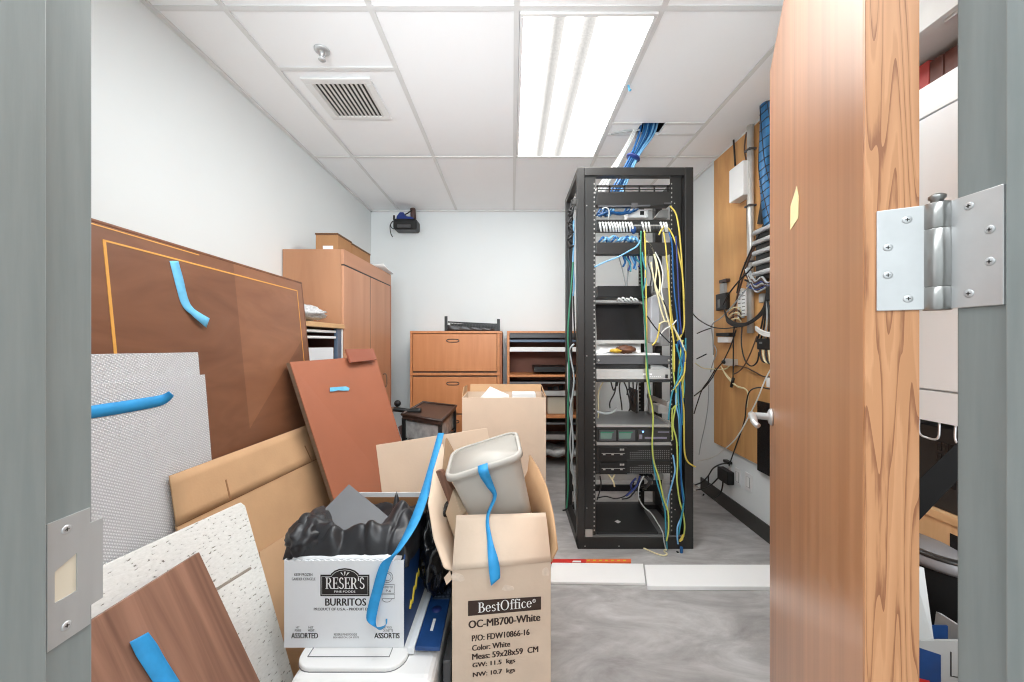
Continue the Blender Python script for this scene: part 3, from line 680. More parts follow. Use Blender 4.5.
# black rack tray on its top
t = thing('rack_tray', at(472, 331, 3.55), 'black metal tray with upright ears on top of the orange file cabinet', 'tray')
def k(px, py, Y=3.5): return at(px, py, Y)
a, b = k(446, 331.5, 3.5), k(498.5, 331.5, 3.5); zt = fz+.001
f = MB(); f.box(a.x, b.x, 3.50, 3.78, zt, zt+.004); f.slab((a.x, 3.50, zt), (b.x-a.x, 0, 0), (0, 0, .022), (0, .003, 0)); f.build('tray_floor', 'black', t)
f = MB(); f.box(a.x, b.x, 3.775, 3.78, zt, zt+.085); f.build('back_plate', 'black', t)
f = MB()
for i in range(16): x = a.x+.03+(b.x-a.x-.06)*i/15; f.box(x-.006, x+.006, 3.60, 3.605, zt, zt+.06+.02*(1-i/15))
f.slab((a.x, 3.598, zt+.085), (b.x-a.x, 0, -.025), (0, 0, .014), (0, .008, 0)); f.build('comb_bar', 'blackplast', t)
for s, x, h in ((0, a.x, .142), (1, b.x, .115)):
    f = MB(); f.box(x-.014, x+.014, 3.495, 3.51, zt, zt+h); f.build('ear', 'blackplast', t, bevel=.003)
f = MB(); f.sheet([[V((a.x+.02+(b.x-a.x-.06)*i/14, 3.47+.012*math.sin(i*1.9+j), zt+.008+.012*j*(1-i/17)+.004*math.sin(i*2.3+j*2))) for j in range(5)] for i in range(15)]); f.build('plastic_wrap', 'darkgrey', t, solid=.001)

# bookcase / literature organizer on the right of it
kx0, kx1, ky, kz = -.048, .80, 3.50, 1.326
t = thing('open_bookcase', ((kx0+kx1)/2, 3.7, 0), 'open wood bookcase with grey and white shelf lips, half hidden by the black rack', 'bookcase')
f = MB(); f.box(kx0, kx0+.024, ky, YB-.03, 0, kz-.02); f.build('side_panel', 'cherry', t, bevel=.002)
f = MB(); f.box(kx1-.024, kx1, ky, YB-.03, 0, kz-.02); f.build('side_panel', 'cherry', t, bevel=.002)
MB().box(kx0, kx1, ky, YB-.03, kz-.02, kz, 'x').build('top', 'cherry', t, bevel=.002)
MB().box(kx0+.024, kx1-.024, YB-.05, YB-.03, 0, kz-.02, 'x').build('back_panel', mat('bookcase_back', S(132, 84, 66), .6), t)
def zat(py, Y=3.5): return CH-(py-341)/FP*Y
for py, mt, th in ((376, 'cherry', .022), (417, 'cherry', .025)):
    z = zat(py); MB().box(kx0+.024, kx1-.024, ky, YB-.05, z-th/2, z+th/2, 'x').build('shelf', mt, t, bevel=.002)
for py, mt, h in ((341, 'bluegrey', .026), (349.5, 'white', .045), (393.5, 'silver', .05), (437.5, 'silver', .05), (424, 'greymetal', .02), (383, 'greymetal', .02), (335.5, 'darkgrey', .05)):
    z = zat(py); f = MB(); f.box(kx0+.026, kx1-.026, ky+.012, ky+.016, z-h/2, z+h/2); f.box(kx0+.026, kx1-.026, ky+.012, YB-.06, z-h/2, z-h/2+.003); f.build('shelf_lip', mt, t)
MB().box(kx0+.26, kx1-.03, ky+.02, YB-.06, zat(372), zat(367)).build('divider_bar', 'blackplast', t)
f = MB().box(.345, .60, ky+.06, ky+.30, zat(417)+.0126, zat(398)); tag(f.build('beige_device', 'beige', bevel=.012), 'beige plastic box on the wood bookcase shelf', 'device')
for i, (py, pt, w0) in enumerate(((472, 452, .31), (492, 476, .30))):
    rows = [[V((w0+.46*ii/10, ky+.04+.3*jj/6, zat(pt)-.03+.014*math.sin(ii*1.7+jj)+.012*math.sin(jj*2.1+i))) for jj in range(7)] for ii in range(11)]
    tag(MB().sheet(rows).build('paper_stack', 'clear' if i == 0 else 'paper', solid=.05), ('grey plastic wrapped pile on the lower bookcase shelf', 'white paper pile below the wrapped pile in the bookcase')[i], 'papers')
f = MB()
for i in range(6): x = .35+.055*i; f.slab((x, ky+.05, zat(393.5)+.028), (.04, .02*((-1)**i), 0), (0, .02, .02+.006*(i % 3)), (.004, 0, .006))
tag(f.build('clip_pile', 'blackplast'), 'dark clips lying in the grey bookcase tray', 'clips', kind='stuff')

# tan open carton in front of the bookcase
t = thing('open_carton', (-.05, 2.6, 0), 'tall plain tan carton standing open before the file cabinet', 'box')
ax0, ax1, ay0, ay1, az = -.342, .233, 2.5, 2.8, .842
def wallp(name, o, a, b, c, mt='board2'): return MB().slab(o, a, b, c).build(name, mt, t, bevel=.0012)
wallp('front_panel', (ax0, ay0, 0), (ax1-ax0, 0, 0), (0, 0, az), (0, .006, 0))
wallp('back_panel', (ax0, ay1, 0), (ax1-ax0, 0, 0), (0, 0, az), (0, .006, 0))
wallp('side_panel', (ax0, ay0+.006, 0), (.006, 0, 0), (0, 0, az), (0, ay1-ay0-.006, 0)); wallp('side_panel', (ax1-.006, ay0+.006, 0), (.006, 0, 0), (0, 0, az), (0, ay1-ay0-.006, 0))
wallp('top_flap', (ax0+.02, ay1, az), (ax1-ax0-.03, 0, 0), (0, .02, .055), (0, .005, 0), 'board')
f = MB(); f.prism([(ax0, ay0+.02, az), (ax0, ay1, az), (ax0-.0, ay1, az+.05), (ax0, ay0+.1, az+.06)], (-.005, 0, 0)); f.build('top_flap', 'board', t)
f = MB(); f.prism([(ax1, ay0+.02, az), (ax1, ay1, az), (ax1-.01, ay1, az+.05), (ax1-.01, ay0+.14, az+.03)], (.005, 0, 0)); f.build('top_flap', 'board', t)
wallp('bottom_panel', (ax0+.006, ay0+.006, 0.001), (ax1-ax0-.012, 0, 0), (0, ay1-ay0-.006, 0), (0, 0, .005))
q = [at(479, 399, 2.62), at(490, 386.5, 2.66), at(509, 395, 2.62), at(509, 404, 2.62), at(479, 404, 2.62)]
tag(MB().prism(q, (0, .004, 0)).build('paper_sheet', 'paper'), 'white paper corner poking out of the tall tan carton', 'paper')
tag(MB().slab((.0, 2.60, az-.035), (.17, 0, 0), (0, .12, .0), (0, 0, .05)).build('foam_block', 'paper', bevel=.006), 'white foam strip lying inside the tall tan carton', 'foam')

# black drawer cart beside it
t = thing('drawer_cart', (-.75, 2.98, 0), 'black plastic drawer cart with clear drawers behind the red brown board', 'drawer cart')
zc = .72; q4 = [onz(402, 415, zc), onz(441, 421.5, zc), onz(456, 406.5, zc), onz(423, 402.5, zc)]
f = MB(); f.prism(q4, (0, 0, -.028)); f.build('top', 'brownblack', t, bevel=.006)
rim = MB(); rim.tube([p+V((0, 0, .004)) for p in q4+q4[:1]], .010, 8); rim.build('rim', 'brownblack', t)
cq = sum(q4, V((0, 0, 0)))/4
ins = [p+(cq-p)*.06 for p in q4]
for i, p in enumerate(ins): MB().box(p.x-.012, p.x+.012, p.y-.012, p.y+.012, .04, zc-.02).build('leg', 'blackplast', t, bevel=.003)
for z0, z1 in ((.555, .685), (.40, .535), (.24, .385)):
    f = MB(); f.prism([p+(cq-p)*.10+V((0, 0, z0-zc)) for p in q4], (0, 0, z1-z0)); f.build('drawer', 'clear', t, bevel=.01)
f = MB(); f.tube([p+(cq-p)*.06+V((0, 0, .545-zc)) for p in q4+q4[:1]], .008, 8); f.tube([p+(cq-p)*.06+V((0, 0, .225-zc)) for p in q4+q4[:1]], .008, 8); f.build('drawer_rail', 'blackplast', t)
f = MB(); 
for i, p in enumerate(ins): f.lathe([(.018, 0), (.022, .006), (.022, .034), (.018, .04)], p+V((-.02, 0, -zc+.022)), (1, 0, 0), 14)
f.build('caster', 'blackplast', t)
# black arm with a round knob lying across the cart
t = thing('desk_lamp_arm', at(410, 415, 2.62), 'black swing arm with a round knob lying on the drawer cart', 'arm')
f = MB(); f.tube(smooth_path(pxpath([(421, 410.5), (410, 411), (402, 410), (393, 409)], 2.62), 4), [.02]*4+[.017]*9, 10); f.build('arm', 'black', t)
MB().lathe([(0, -.024), (.016, -.02), (.024, -.006), (.024, .006), (.016, .02), (0, .024)], at(397.5, 403.4, 2.62), (.3, -1, .2), 16).build('knob', 'blackplast', t)
f = MB(); f.tube(pxpath([(397.5, 403.5), (396.5, 409)], 2.62), .008, 8); f.tube(pxpath([(392, 407), (391.3, 411.5)], 2.61), .016, 8); f.build('joint', 'mdf', t)
tag(MB().prism([at(398, 427, 2.6), at(407.5, 423, 2.62), at(410.5, 437, 2.6), at(402, 440, 2.58)], (0, .03, 0)).build('brown_packet', 'brownbook'), 'small brown packet with a white sticker wedged before the drawer cart', 'packet')
tag(MB().prism([at(403.3, 428, 2.59), at(404.6, 427.6, 2.592), at(406.2, 434.5, 2.585), at(404.6, 435, 2.58)], (0, .002, 0)).build('white_sticker', 'paper'), 'white sticker on the small brown packet', 'sticker')

# tan cardboard sheet in the middle
K0, K1 = V((-.604, 1.62, .768)), V((-.12, 1.75, .813)); kd = V((.19, -.16, -1)).normalized(); kn = kd.cross(K1-K0).normalized(); kn = kn if kn.y < 0 else -kn
t = thing('tan_cardboard_panel', (-.3, 1.6, 0), 'plain tan cardboard panel standing tilted behind the white carton', 'cardboard')
f = MB(); f.prism([K0, K1, K1+kd*.83, K0+kd*.78], -kn*.008); f.build('sheet', 'board2', t, bevel=.001)

# ================================================================== the cooler and what stands on it
cx0, cx1, cy0, cy1, cz = -.612, -.205, .965, 1.53, .33
t = thing('cooler_box', (-.4, 1.28, 0), 'white plastic cooler with rounded lid under the white carton', 'cooler')
f = MB(); i_ = .03
f.add([(cx0+i_, cy0+i_, .0), (cx1-i_, cy0+i_, 0), (cx1-i_, cy1-i_, 0), (cx0+i_, cy1-i_, 0), (cx0+.006, cy0+.006, .318), (cx1-.006, cy0+.006, .318), (cx1-.006, cy1-.006, .318), (cx0+.006, cy1-.006, .318)],
      [(0, 1, 2, 3), (4, 5, 6, 7), (0, 1, 5, 4), (1, 2, 6, 5), (2, 3, 7, 6), (3, 0, 4, 7)]); f.build('body', 'white', t, bevel=.03, seg=4)
lx0, lx1, ly0, ly1 = cx0+.004, -.300, 1.005, 1.50
rr = []
for ccx, ccy, g0_ in ((lx1-.05, ly1-.05, 0), (lx0+.05, ly1-.05, 90), (lx0+.05, ly0+.05, 180), (lx1-.05, ly0+.05, 270)):
    for q in range(7): a = math.radians(g0_+15*q); rr.append(V((ccx+.05*math.cos(a), ccy+.05*math.sin(a), .312)))
MB().prism(rr, (0, 0, cz-.312)).build('lid', 'white', t, bevel=.004, seg=3)
f = MB(); f.tube([p+V((0, 0, .0062)) for p in rr+rr[:1]], .0016, 6); f.build('lid_seam', 'grey', t)
f = MB(); z = cz+.0004; P0 = [(cx0+.03, ly0+.035), (lx1-.05, ly0+.035), (lx1-.05, cy1-.06), (cx0+.03, cy1-.06)]
f.tube([V((x, y, z)) for x, y in P0+P0[:1]], .0012, 6); f.build('lid_groove', 'grey', t)
# blue printed packet beside the carton, along the right side of the cooler
t = thing('blue_blister_pack', (-.24, 1.16, cz), 'blue card package with a moulded grey grip lying on the cooler', 'package')
g0, g1, g2, g3 = onz(415, 651, cz+.002), onz(440, 651.5, cz+.002), onz(453.5, 583, cz+.002), onz(436, 583, cz+.002)
f = MB(); f.prism([g0, g1, g2, g3], (0, 0, .012)); f.build('card', 'blueprint', t, bevel=.002)
f = MB(); f.prism([g0+V((-.022, 0, -.010)), g0+V((-.002, 0, -.010)), g3+V((-.002, 0, -.010)), g3+V((-.020, 0, -.010))], (0, 0, .02)); f.build('white_edge', 'whitecard', t, bevel=.002)
gu, gv = (g1-g0), (g3-g0)
f = MB()
for i in range(4):
    for j in range(5):
        c = g0+gu*(.2+.2*i)+gv*(.70+.055*j); f.lathe([(.0065, 0), (.006, .004), (.003, .006)], c+V((0, 0, .012)), (0, 0, 1), 8)
f.slab(g0+gu*.12+gv*.66+V((0, 0, .0115)), gu*.8, gv*.3, V((0, 0, .003))); f.build('grip', mat('grip_slate', S(62, 74, 92), .5), t)
f = MB(); f.slab(g0+gu*.42+gv*.2+V((0, 0, .0122)), gu*.12, gv*.16, V((0, 0, .001))); f.m(1)
f.lathe([(.016, .012), (.016, .0132), (0, .0134)], g0+gu*.45+gv*.5, (0, 0, 1), 16); f.build('printed_mark', ['paper', 'c_navy'], t)
tag(MB().box(-.201, -.177, 1.06, 1.5, 0, .30).build('black_plastic_strip', 'darkgrey', bevel=.004), 'dark strip standing between the cooler and the tall printed carton', 'strip')

# white carton of frozen food, open at the top
bx0, bx1, by0, by1, bz0, bz1 = -.668, -.317, 1.07, 1.45, cz+.001, .588
t = thing('printed_white_carton', ((bx0+bx1)/2, (by0+by1)/2, bz0), 'open white food carton with black burritos lettering standing on the cooler', 'box')
n = 36; pts = [(bx0, by0, bz0), (bx1, by0, bz0)]
for i in range(n+1):
    x = bx1-(bx1-bx0)*i/n; pts.append((x, by0, bz1-(.0035 if i % 2 else 0)))
MB().prism(pts, (0, .004, 0)).build('front_panel', 'whitecard', t)
f = MB(); f.prism([(bx1, by0+.0005, bz0), (bx1, by1, bz0), (bx1, by1, bz1-.01), (bx1, by0+.02, bz1+.008), (bx1, by0+.0005, bz1-.006)], (-.004, 0, 0)); f.build('side_panel', 'blueprint', t)
f = MB(); f.box(bx0, bx0+.004, by0+.004, by1, bz0, bz1); f.build('side_panel', 'whitecard', t)
f = MB(); f.m(0).box(bx0, bx1, by1, by1+.003, bz0, bz1+.040); f.m(1).box(bx0+.004, bx1-.004, by1-.002, by1, bz0, bz1+.022); f.build('back_panel', ['whitecard', 'boardin'], t)
MB().box(bx0+.004, bx1-.004, by0+.004, by1, bz0, bz0+.004).build('bottom_panel', 'boardin', t)
f = MB(); f.sheet([[V((bx0+.02+(bx1-bx0-.03)*i/8, by0+.005+.05*j/3, bz1-.002+.008*math.sin(j*.9)*(1+.3*math.sin(i*1.3)))) for j in range(4)] for i in range(9)]); f.build('top_flap', 'whitecard', t, solid=.003)
pxm = by0/FP
def F3(px, py): P = at(px, py, by0); P.y = by0-.0006; return P
def word(mb, s, px0, px1, py0, py1, **kw): letters(mb, s, F3(px0, py1), (1, 0, 0), (0, 0, 1), (px1-px0)*pxm, (py1-py0)*pxm, **kw)
ink = MB()
badge = [F3(320.5, 596), F3(369.5, 596), F3(369.5, 574.5), F3(359, 574.5)]
for g in range(7): a = math.radians(25+130*g/6); badge.append(F3(345+15.2*math.cos(a), 577.5-9.5*math.sin(a)))
badge += [F3(331, 574.5), F3(320.5, 574.5)]
ink.prism(badge, (0, -.0003, 0))
word(ink, 'BURRITOS', 325.5, 366, 598.2, 605.6, bold=.02)
word(ink, 'PRODUCT OF U.S.A. - PRODUIT DES E.U.', 314, 378, 607.6, 610.3, bold=.02)
word(ink, 'KEEP FROZEN', 294.5, 312.5, 573.2, 575.8, bold=.01); word(ink, 'GARDER CONGELE', 292, 315.5, 577.5, 580.2, bold=.01)
word(ink, 'ASSORTED', 291.5, 318, 632.8, 638.2, bold=.022); word(ink, 'ASSORTIS', 374.5, 399.5, 632.8, 638.2, bold=.022)
word(ink, 'NET', 296, 299.5, 626.3, 628.3); word(ink, 'POIDS', 295, 301, 629.2, 631.4, bold=.02); word(ink, 'NET', 308.5, 313.5, 626.3, 628.3); word(ink, 'WEIGHT', 308, 314.5, 629.2, 631.4, bold=.02)
word(ink, 'RESERS FINE FOODS', 334, 357, 633.3, 635.4); word(ink, 'BEAVERTON, OR 97075', 333.5, 359, 636.4, 638.4)
word(ink, 'NET POIDS', 383.5, 392, 626.3, 628.3); word(ink, 'DE NETTE', 383, 393, 629.2, 631.4)
for r in (5.4, 3.6): ink.tube([F3(387.5+r*math.cos(2*math.pi*g/24), 577+r*math.sin(2*math.pi*g/24)) for g in range(25)], .0006, 4)
for y0, y1 in ((584.5, 593), (594, 598.5)): ink.tube([F3(382, y0), F3(394.5, y0), F3(394.5, y1), F3(382, y1), F3(382, y0)], .0005, 4)
ink.tube([F3(383+9*math.cos(math.pi+math.pi*g/10)*-.5+4, 599+3*math.sin(math.pi*g/10)) for g in range(11)], .0005, 4)
word(ink, 'INSPECTED', 383.5, 393, 586, 588); word(ink, 'P-6', 386, 391, 589.5, 592)
part(ink.build('lettering', 'ink', t), 'black printed lettering')
wh = MB()
def F4(px, py): P = at(px, py, by0); P.y = by0-.0013; return P
roman(wh, "RESER'S", F4(325.6, 588.6), (1, 0, 0), (0, 0, 1), 39.5*pxm, 11.5*pxm)
letters(wh, "FINE FOODS", F4(334.5, 592.3), (1, 0, 0), (0, 0, 1), 21*pxm, 2*pxm, bold=.01)
for gx in (-3.6, 0, 3.6): wh.prism([F4(345+gx*.35, 575.6), F4(345+gx-.9, 571.4+abs(gx)*.25), F4(345+gx*1.1+.9, 571.2+abs(gx)*.25)], (0, -.0002, 0))
edge = [F4(322, 594.4), F4(368, 594.4), F4(368, 576.2), F4(358.2, 576.2)]
for g in range(7): a = math.radians(25+130*g/6); edge.append(F4(345+13.6*math.cos(a), 578-8.4*math.sin(a)))
edge += [F4(331.8, 576.2), F4(322, 576.2), F4(322, 594.4)]
wh.tube(edge, .0006, 4)
part(wh.build('badge_lettering', 'paper', t), 'white lettering on the black badge')
f = MB(); pts = []
for i in range(15): pts.append(V((bx1+.0008, by0+.06+.012*i, bz0+.07+.09*i/14+.012*math.sin(i*2.1))))
f.tube(smooth_path(pts, 3), .0045, 5); f.build('side_print', 'yellowprint', t)

# black cloth bag stuffed in the carton
def folds(x, y): return .018*(1-abs(noise.noise(V((x*7+3, y*8, 2.2))))*2.6)+.007*noise.noise(V((x*26, y*26, 5)))-.010*max(0, 1-abs(noise.noise(V((x*11, y*6+4, 8))))*9)
t = thing('black_bag', (-.49, 1.25, .5), 'crumpled black cloth bag filling the top of the white food carton', 'bag')
rows = []
nu, nv = 72, 60
def ga(a, b, a0, b0, sa, sb): return math.exp(-((a-a0)/sa)**2-((b-b0)/sb)**2)
for i in range(nu+1):
    a = i/nu; row = []
    for j in range(nv+1):
        b = j/nv; x = -.676+.372*a; y = 1.080+.35*b
        fall = max(0, (.07-min(a*1.4, 1-a, b, 1-b))/.07)
        z = .594+.066*ga(a, b, .44, .16, .34, .11)+.060*ga(a, b, .05, .30, .16, .45)+.035*ga(a, b, .86, .25, .16, .25)
        z += .070*ga(a, b, .72, .60, .035, .05)*(1+.4*noise.noise(V((a*30, b*20, 1))))+.062*ga(a, b, .80, .47, .11, .20)-.03*ga(a, b, .40, .62, .22, .30)
        z += folds(x, y)*(1.15-.7*ga(a, b, .4, .55, .25, .25))+.012*math.sin(9*a+14*b+2*noise.noise(V((a*4, b*4, 0))))*ga(a, b, .6, .2, .35, .2)-.055*fall**2
        row.append(V((x+.006*noise.noise(V((y*14, a*5, 7))), y+.004*noise.noise(V((x*16, 1, 3))), z)))
    rows.append(row)
MB().sheet(rows).build('cloth', 'bag', t, solid=.004)
# left bulge that hangs over the carton rim
MB().blob((-.636, 1.150, .622), (.060, .080, .052), .13, 2.0, 3, 44, 26).build('bulge', 'bag', t)
# glossy black film bag squeezed between the cartons
f = MB().blob((-.262, 1.33, .50), (.062, .15, .145), .22, 2.8, 9, 48, 30)
tag(f.build('bin_liner', 'binbag'), 'glossy black plastic bin liner squeezed between the white carton and the tall printed carton', 'bag')
# dark grey panel lying on the bag
L0, L1, L2 = at(310, 523.5, 1.20), at(349, 484, 1.37), at(394.5, 521.5, 1.27)
f = MB(); u1, u2 = L1-L0, L2-L1; nn = u1.cross(u2).normalized(); nn = nn if nn.z > 0 else -nn
f.slab(L0, u1, u2*1.0, -nn*.006)
tag(f.build('plastic_sheet', 'grey', bevel=.0015), 'smooth grey rectangular panel lying tilted on the black bag', 'panel')

# ================================================================== tall printed carton with its flaps up
A0, B0 = V((-.169, 1.03, 0)), V((.114, 1.07, 0)); wv = (B0-A0); wn_ = wv.normalized(); dv = V((-wn_.y, wn_.x, 0))*.56; hz = .583; Z = V((0, 0, hz)); fo = -dv.normalized()
t = thing('printed_tall_carton', (-.06, 1.3, 0), 'tall buff carton printed with product lettering, flaps open, nearest the camera', 'box')
th = .006
MB().slab(A0, wv, Z, -fo*th).build('front_panel', 'kraft', t, bevel=.0012)
MB().slab(A0+dv, wv, Z, fo*th).build('back_panel', 'kraft', t, bevel=.0012)
MB().slab(A0-fo*th, -fo*(dv.length-2*th), Z, wn_*th).build('side_panel', 'kraft', t); MB().slab(B0-fo*th, -fo*(dv.length-2*th), Z, -wn_*th).build('side_panel', 'kraft', t)
MB().slab(A0+V((0, 0, .001))-fo*th, wv, -fo*(dv.length-2*th), V((0, 0, .005))).build('bottom_panel', 'kraft', t)
fa, fb = at(456.5, 515.5, 1.12), at(545.5, 513, 1.155)
rows = [[(A0+Z).lerp(fa, q)+V((0, .004*math.sin(3.1*q), .008*math.sin(3.1*q))) for q in (0, .1, .3, .6, .85, 1)], [(A0+Z).lerp(B0+Z, .5).lerp((fa+fb)/2, q)+V((0, -.002, .012*math.sin(3.1*q))) for q in (0, .1, .3, .6, .85, 1)], [(B0+Z).lerp(fb, q)+V((0, .004*math.sin(3.1*q), .008*math.sin(3.1*q))) for q in (0, .1, .3, .6, .85, 1)]]
MB().sheet(rows).build('top_flap', 'kraft', t, solid=.006)
r0, r1 = B0+Z, B0+Z+dv*.97
rt = [at(555.5, 536, 1.085), at(553, 515, 1.14), at(547, 488, 1.30), at(538, 468, 1.48), at(530, 455, 1.60)]
rows = [[r0.lerp(r1, i/4), r0.lerp(r1, i/4).lerp(rt[i], .5)+V((.012, 0, 0)), rt[i]] for i in range(5)]
MB().sheet(rows).build('top_flap', 'board', t, solid=.006)
l0, l1 = A0+Z, A0+Z+dv*.97
lt = [at(444, 566, 1.04), at(434, 538, 1.10), at(428.5, 503, 1.22), at(434, 470, 1.36), at(442, 444, 1.48)]
rows = [[l0.lerp(l1, i/4), l0.lerp(l1, i/4).lerp(lt[i], .5)+V((-.006, 0, 0)), lt[i]] for i in range(5)]
MB().sheet(rows).build('top_flap', 'board2', t, solid=.006)
MB().prism([at(444, 578, 1.035), at(450, 571, 1.03), at(451.5, 580, 1.028), at(446.5, 585, 1.03)], (0, .003, 0)).build('torn_tab', 'board2', t)
def G(px, py, off=.0008):
    r = (px-512)/FP; s = (r*A0.y-A0.x)/(wn_.x-r*wn_.y); P = A0+wn_*s+fo*off; return V((P.x, P.y, CH-(py-341)/FP*P.y))
def gword(mb, s, pa, pb, h, off=.0008, **kw):       # baseline from pixel pa to pixel pb
    a, b = G(*pa, off), G(*pb, off); letters(mb, s, a, wn_, (0, 0, 1), (b-a).dot(wn_), h*1.045/FP, **kw)
ink = MB()
def bandq(pts): ink.prism([G(*q) for q in pts], fo*.0003)
bandq([(468, 616), (541, 609.5), (541, 596.5), (468, 601)])
gword(ink, 'OC-MB700-White', (468.8, 628.5), (540, 620.5), 7.6, bold=.026)
gword(ink, 'P/O: FDW10866-16', (472, 641.5), (529.3, 636), 6, bold=.026)
gword(ink, 'Color: White', (472.2, 651), (510, 647), 5.6, bold=.026)
gword(ink, 'Meas: 59x28x59  CM', (472.3, 660), (538, 654), 6, bold=.026)
gword(ink, 'GW: 11.5  kgs', (472.6, 669), (515, 665.5), 5.8, bold=.026)
gword(ink, 'NW: 10.7  kgs', (473, 678.5), (515, 675), 5.8, bold=.026)
part(ink.build('lettering', 'inkbrown', t), 'dark brown printed lettering')
wh = MB(); a, b = G(478, 612.8, .0016), G(532.3, 608, .0016)
roman(wh, 'BestOffice', a, wn_, (0, 0, 1), (b-a).dot(wn_), 10*1.045/FP)
c = G(534, 600.8, .0016); wh.tube([c+(wn_*math.cos(g*.524)+V((0, 0, 1))*math.sin(g*.524))*.0046 for g in range(13)], .0006, 4)
letters(wh, 'R', c-wn_*.002-V((0, 0, .0022)), wn_, (0, 0, 1), .0038, .0046, bold=.01)
part(wh.build('brand_lettering', 'paper', t), 'white lettering on the dark band')
f = MB()
for (x, y, w0, h0, sd) in ((458, 577, 9, 9, 1), (545.5, 572, 4, 10, 2), (508, 588, 9, 6, 3)):
    random.seed(sd); pp = []
    for g in range(10): a = 2*math.pi*g/10; k_ = random.uniform(.6, 1); pp.append(G(x+w0*k_*math.cos(a), y+h0*k_*math.sin(a)*.6, .0006))
    f = MB().prism(pp, fo*.0004); f.build('tape_residue', M.setdefault('torn', mat('torn_tape', S(226, 208, 190), .5, var=.12, vs=60)), t)

# waste bin standing tilted inside that carton
bt = V((-.096, 1.25, .846)); bu = V((.955, .03, .296)).normalized(); bup = V((-.29, -.11, .951)); bup = (bup-bu*bup.dot(bu)).normalized(); bvv = bup.cross(bu).normalized()
t = thing('waste_bin', bt-bup*.33, 'putty grey plastic waste bin with blue tape tilted in the printed carton', 'waste bin')
def ring(s, w, d_, r, n=6):
    out = []
    for cx, cy, a0 in ((1, 1, 0), (-1, 1, 90), (-1, -1, 180), (1, -1, 270)):
        for q in range(n+1):
            a = math.radians(a0+90*q/n); out.append(bt+bup*s+(bu*(cx*(w-r)+r*math.cos(a))+bvv*(cy*(d_-r)+r*math.sin(a)))*1.05)
    return out
def loft(mb, rings, cap_last=False):
    n = len(rings[0]); vs = [p for r in rings for p in r]; fs = []
    for i in range(len(rings)-1):
        for q in range(n): fs.append((i*n+q, i*n+(q+1) % n, (i+1)*n+(q+1) % n, (i+1)*n+q))
    if cap_last: fs.append(tuple((len(rings)-1)*n+q for q in range(n)))
    mb.add(vs, fs, None, True)
f = MB(); Hn = .33
loft(f, [ring(-.012, .112, .098, .035), ring(-Hn*.5, .098, .084, .03), ring(-Hn, .083, .070, .025), ring(-Hn+.006, .078, .066, .024), ring(-Hn*.5, .095, .081, .029), ring(0, .110, .096, .034)], True)
f.build('body', 'binny', t)
f = MB(); loft(f, [ring(.004, .112, .098, .035), ring(.006, .116, .102, .037), ring(.002, .122, .108, .04), ring(-.014, .123, .109, .04), ring(-.016, .114, .100, .036), ring(-.006, .109, .095, .034), ring(.004, .112, .098, .035)]); f.build('rim', 'binny', t)
pt = [bt+bup*s-bvv*d_*1.05+bu*x for s, d_, x in ((.0085, .103, .0), (.001, .1265, .0), (-.02, .128, .001), (-.06, .116, .004), (-.10, .112, .006))]
pt += [at(487.5, 517, 1.118), at(490, 541, 1.065), at(493.5, 561, 1.028), at(495.5, 582, 1.012)]
part(ribbon(pt, [bu, bu, bu, bu, V((.8, -.5, .2)), V((.7, -.6, .2)), V((.9, -.4, .1)), V((.9, .2, -.3)), V((.8, .3, .5))], [.032, .032, .030, .022, .014, .012, .018, .032, .030], 'tape', 'tape_strip', t), 'long blue masking tape strip hanging down')

# wood offcuts in the left of the carton
tag(MB().prism([at(445.5, 438.5, 1.40), at(454, 454, 1.40), at(446, 484, 1.34), at(441, 480, 1.34)], (.004, .012, 0)).build('fibreboard_offcut', mat('fibreboard_offcut', S(168, 138, 108), .8, var=.08), bevel=.001), 'pale brown fibreboard offcut standing left of the waste bin', 'offcut')
tag(MB().prism([at(435.5, 471.5, 1.22), at(440.5, 470.5, 1.22), at(456, 496, 1.24), at(450.5, 509, 1.24)], (.006, .02, 0)).build('wood_offcut', 'walnut', bevel=.001), 'dark brown wood stick leaning out of the printed carton', 'offcut')
tag(MB().slab(at(453, 490, 1.20), at(462, 515, 1.16)-at(453, 490, 1.20), V((-.03, .03, -.09)), V((.012, .03, 0))).build('wood_offcut', mat('pale_offcut', S(196, 176, 152), .7), bevel=.001), 'pale wood block below the dark stick in the printed carton', 'offcut')

# long blue tape from the tan sheet down to the white carton
tp = pxpath([(441, 433, 1.66), (436, 452, 1.55), (427, 486, 1.34), (415, 520, 1.16), (399, 549, 1.062), (386, 563, 1.056), (377.5, 590, 1.055), (372.5, 610, 1.05), (371.5, 622, 1.045), (378, 628.5, 1.035), (385.5, 625.5, 1.03), (386.5, 619, 1.04)])
tag(ribbon(tp, [V((1, 0, 0)), V((1, 0, .15)), V((1, .1, .2)), V((.95, 0, .25)), V((.8, .2, .5)), V((.95, 0, .25)), V((1, 0, .15)), V((1, 0, .1)), V((.9, .2, -.4)), V((.3, .6, -1)), V((-.4, .6, -.8)), V((-.6, .6, -.6))],
    [.028, .030, .034, .036, .033, .034, .032, .031, .026, .018, .014, .010], 'tape', 'masking_tape'), 'long blue masking tape strip hanging over the front of the white carton', 'tape')

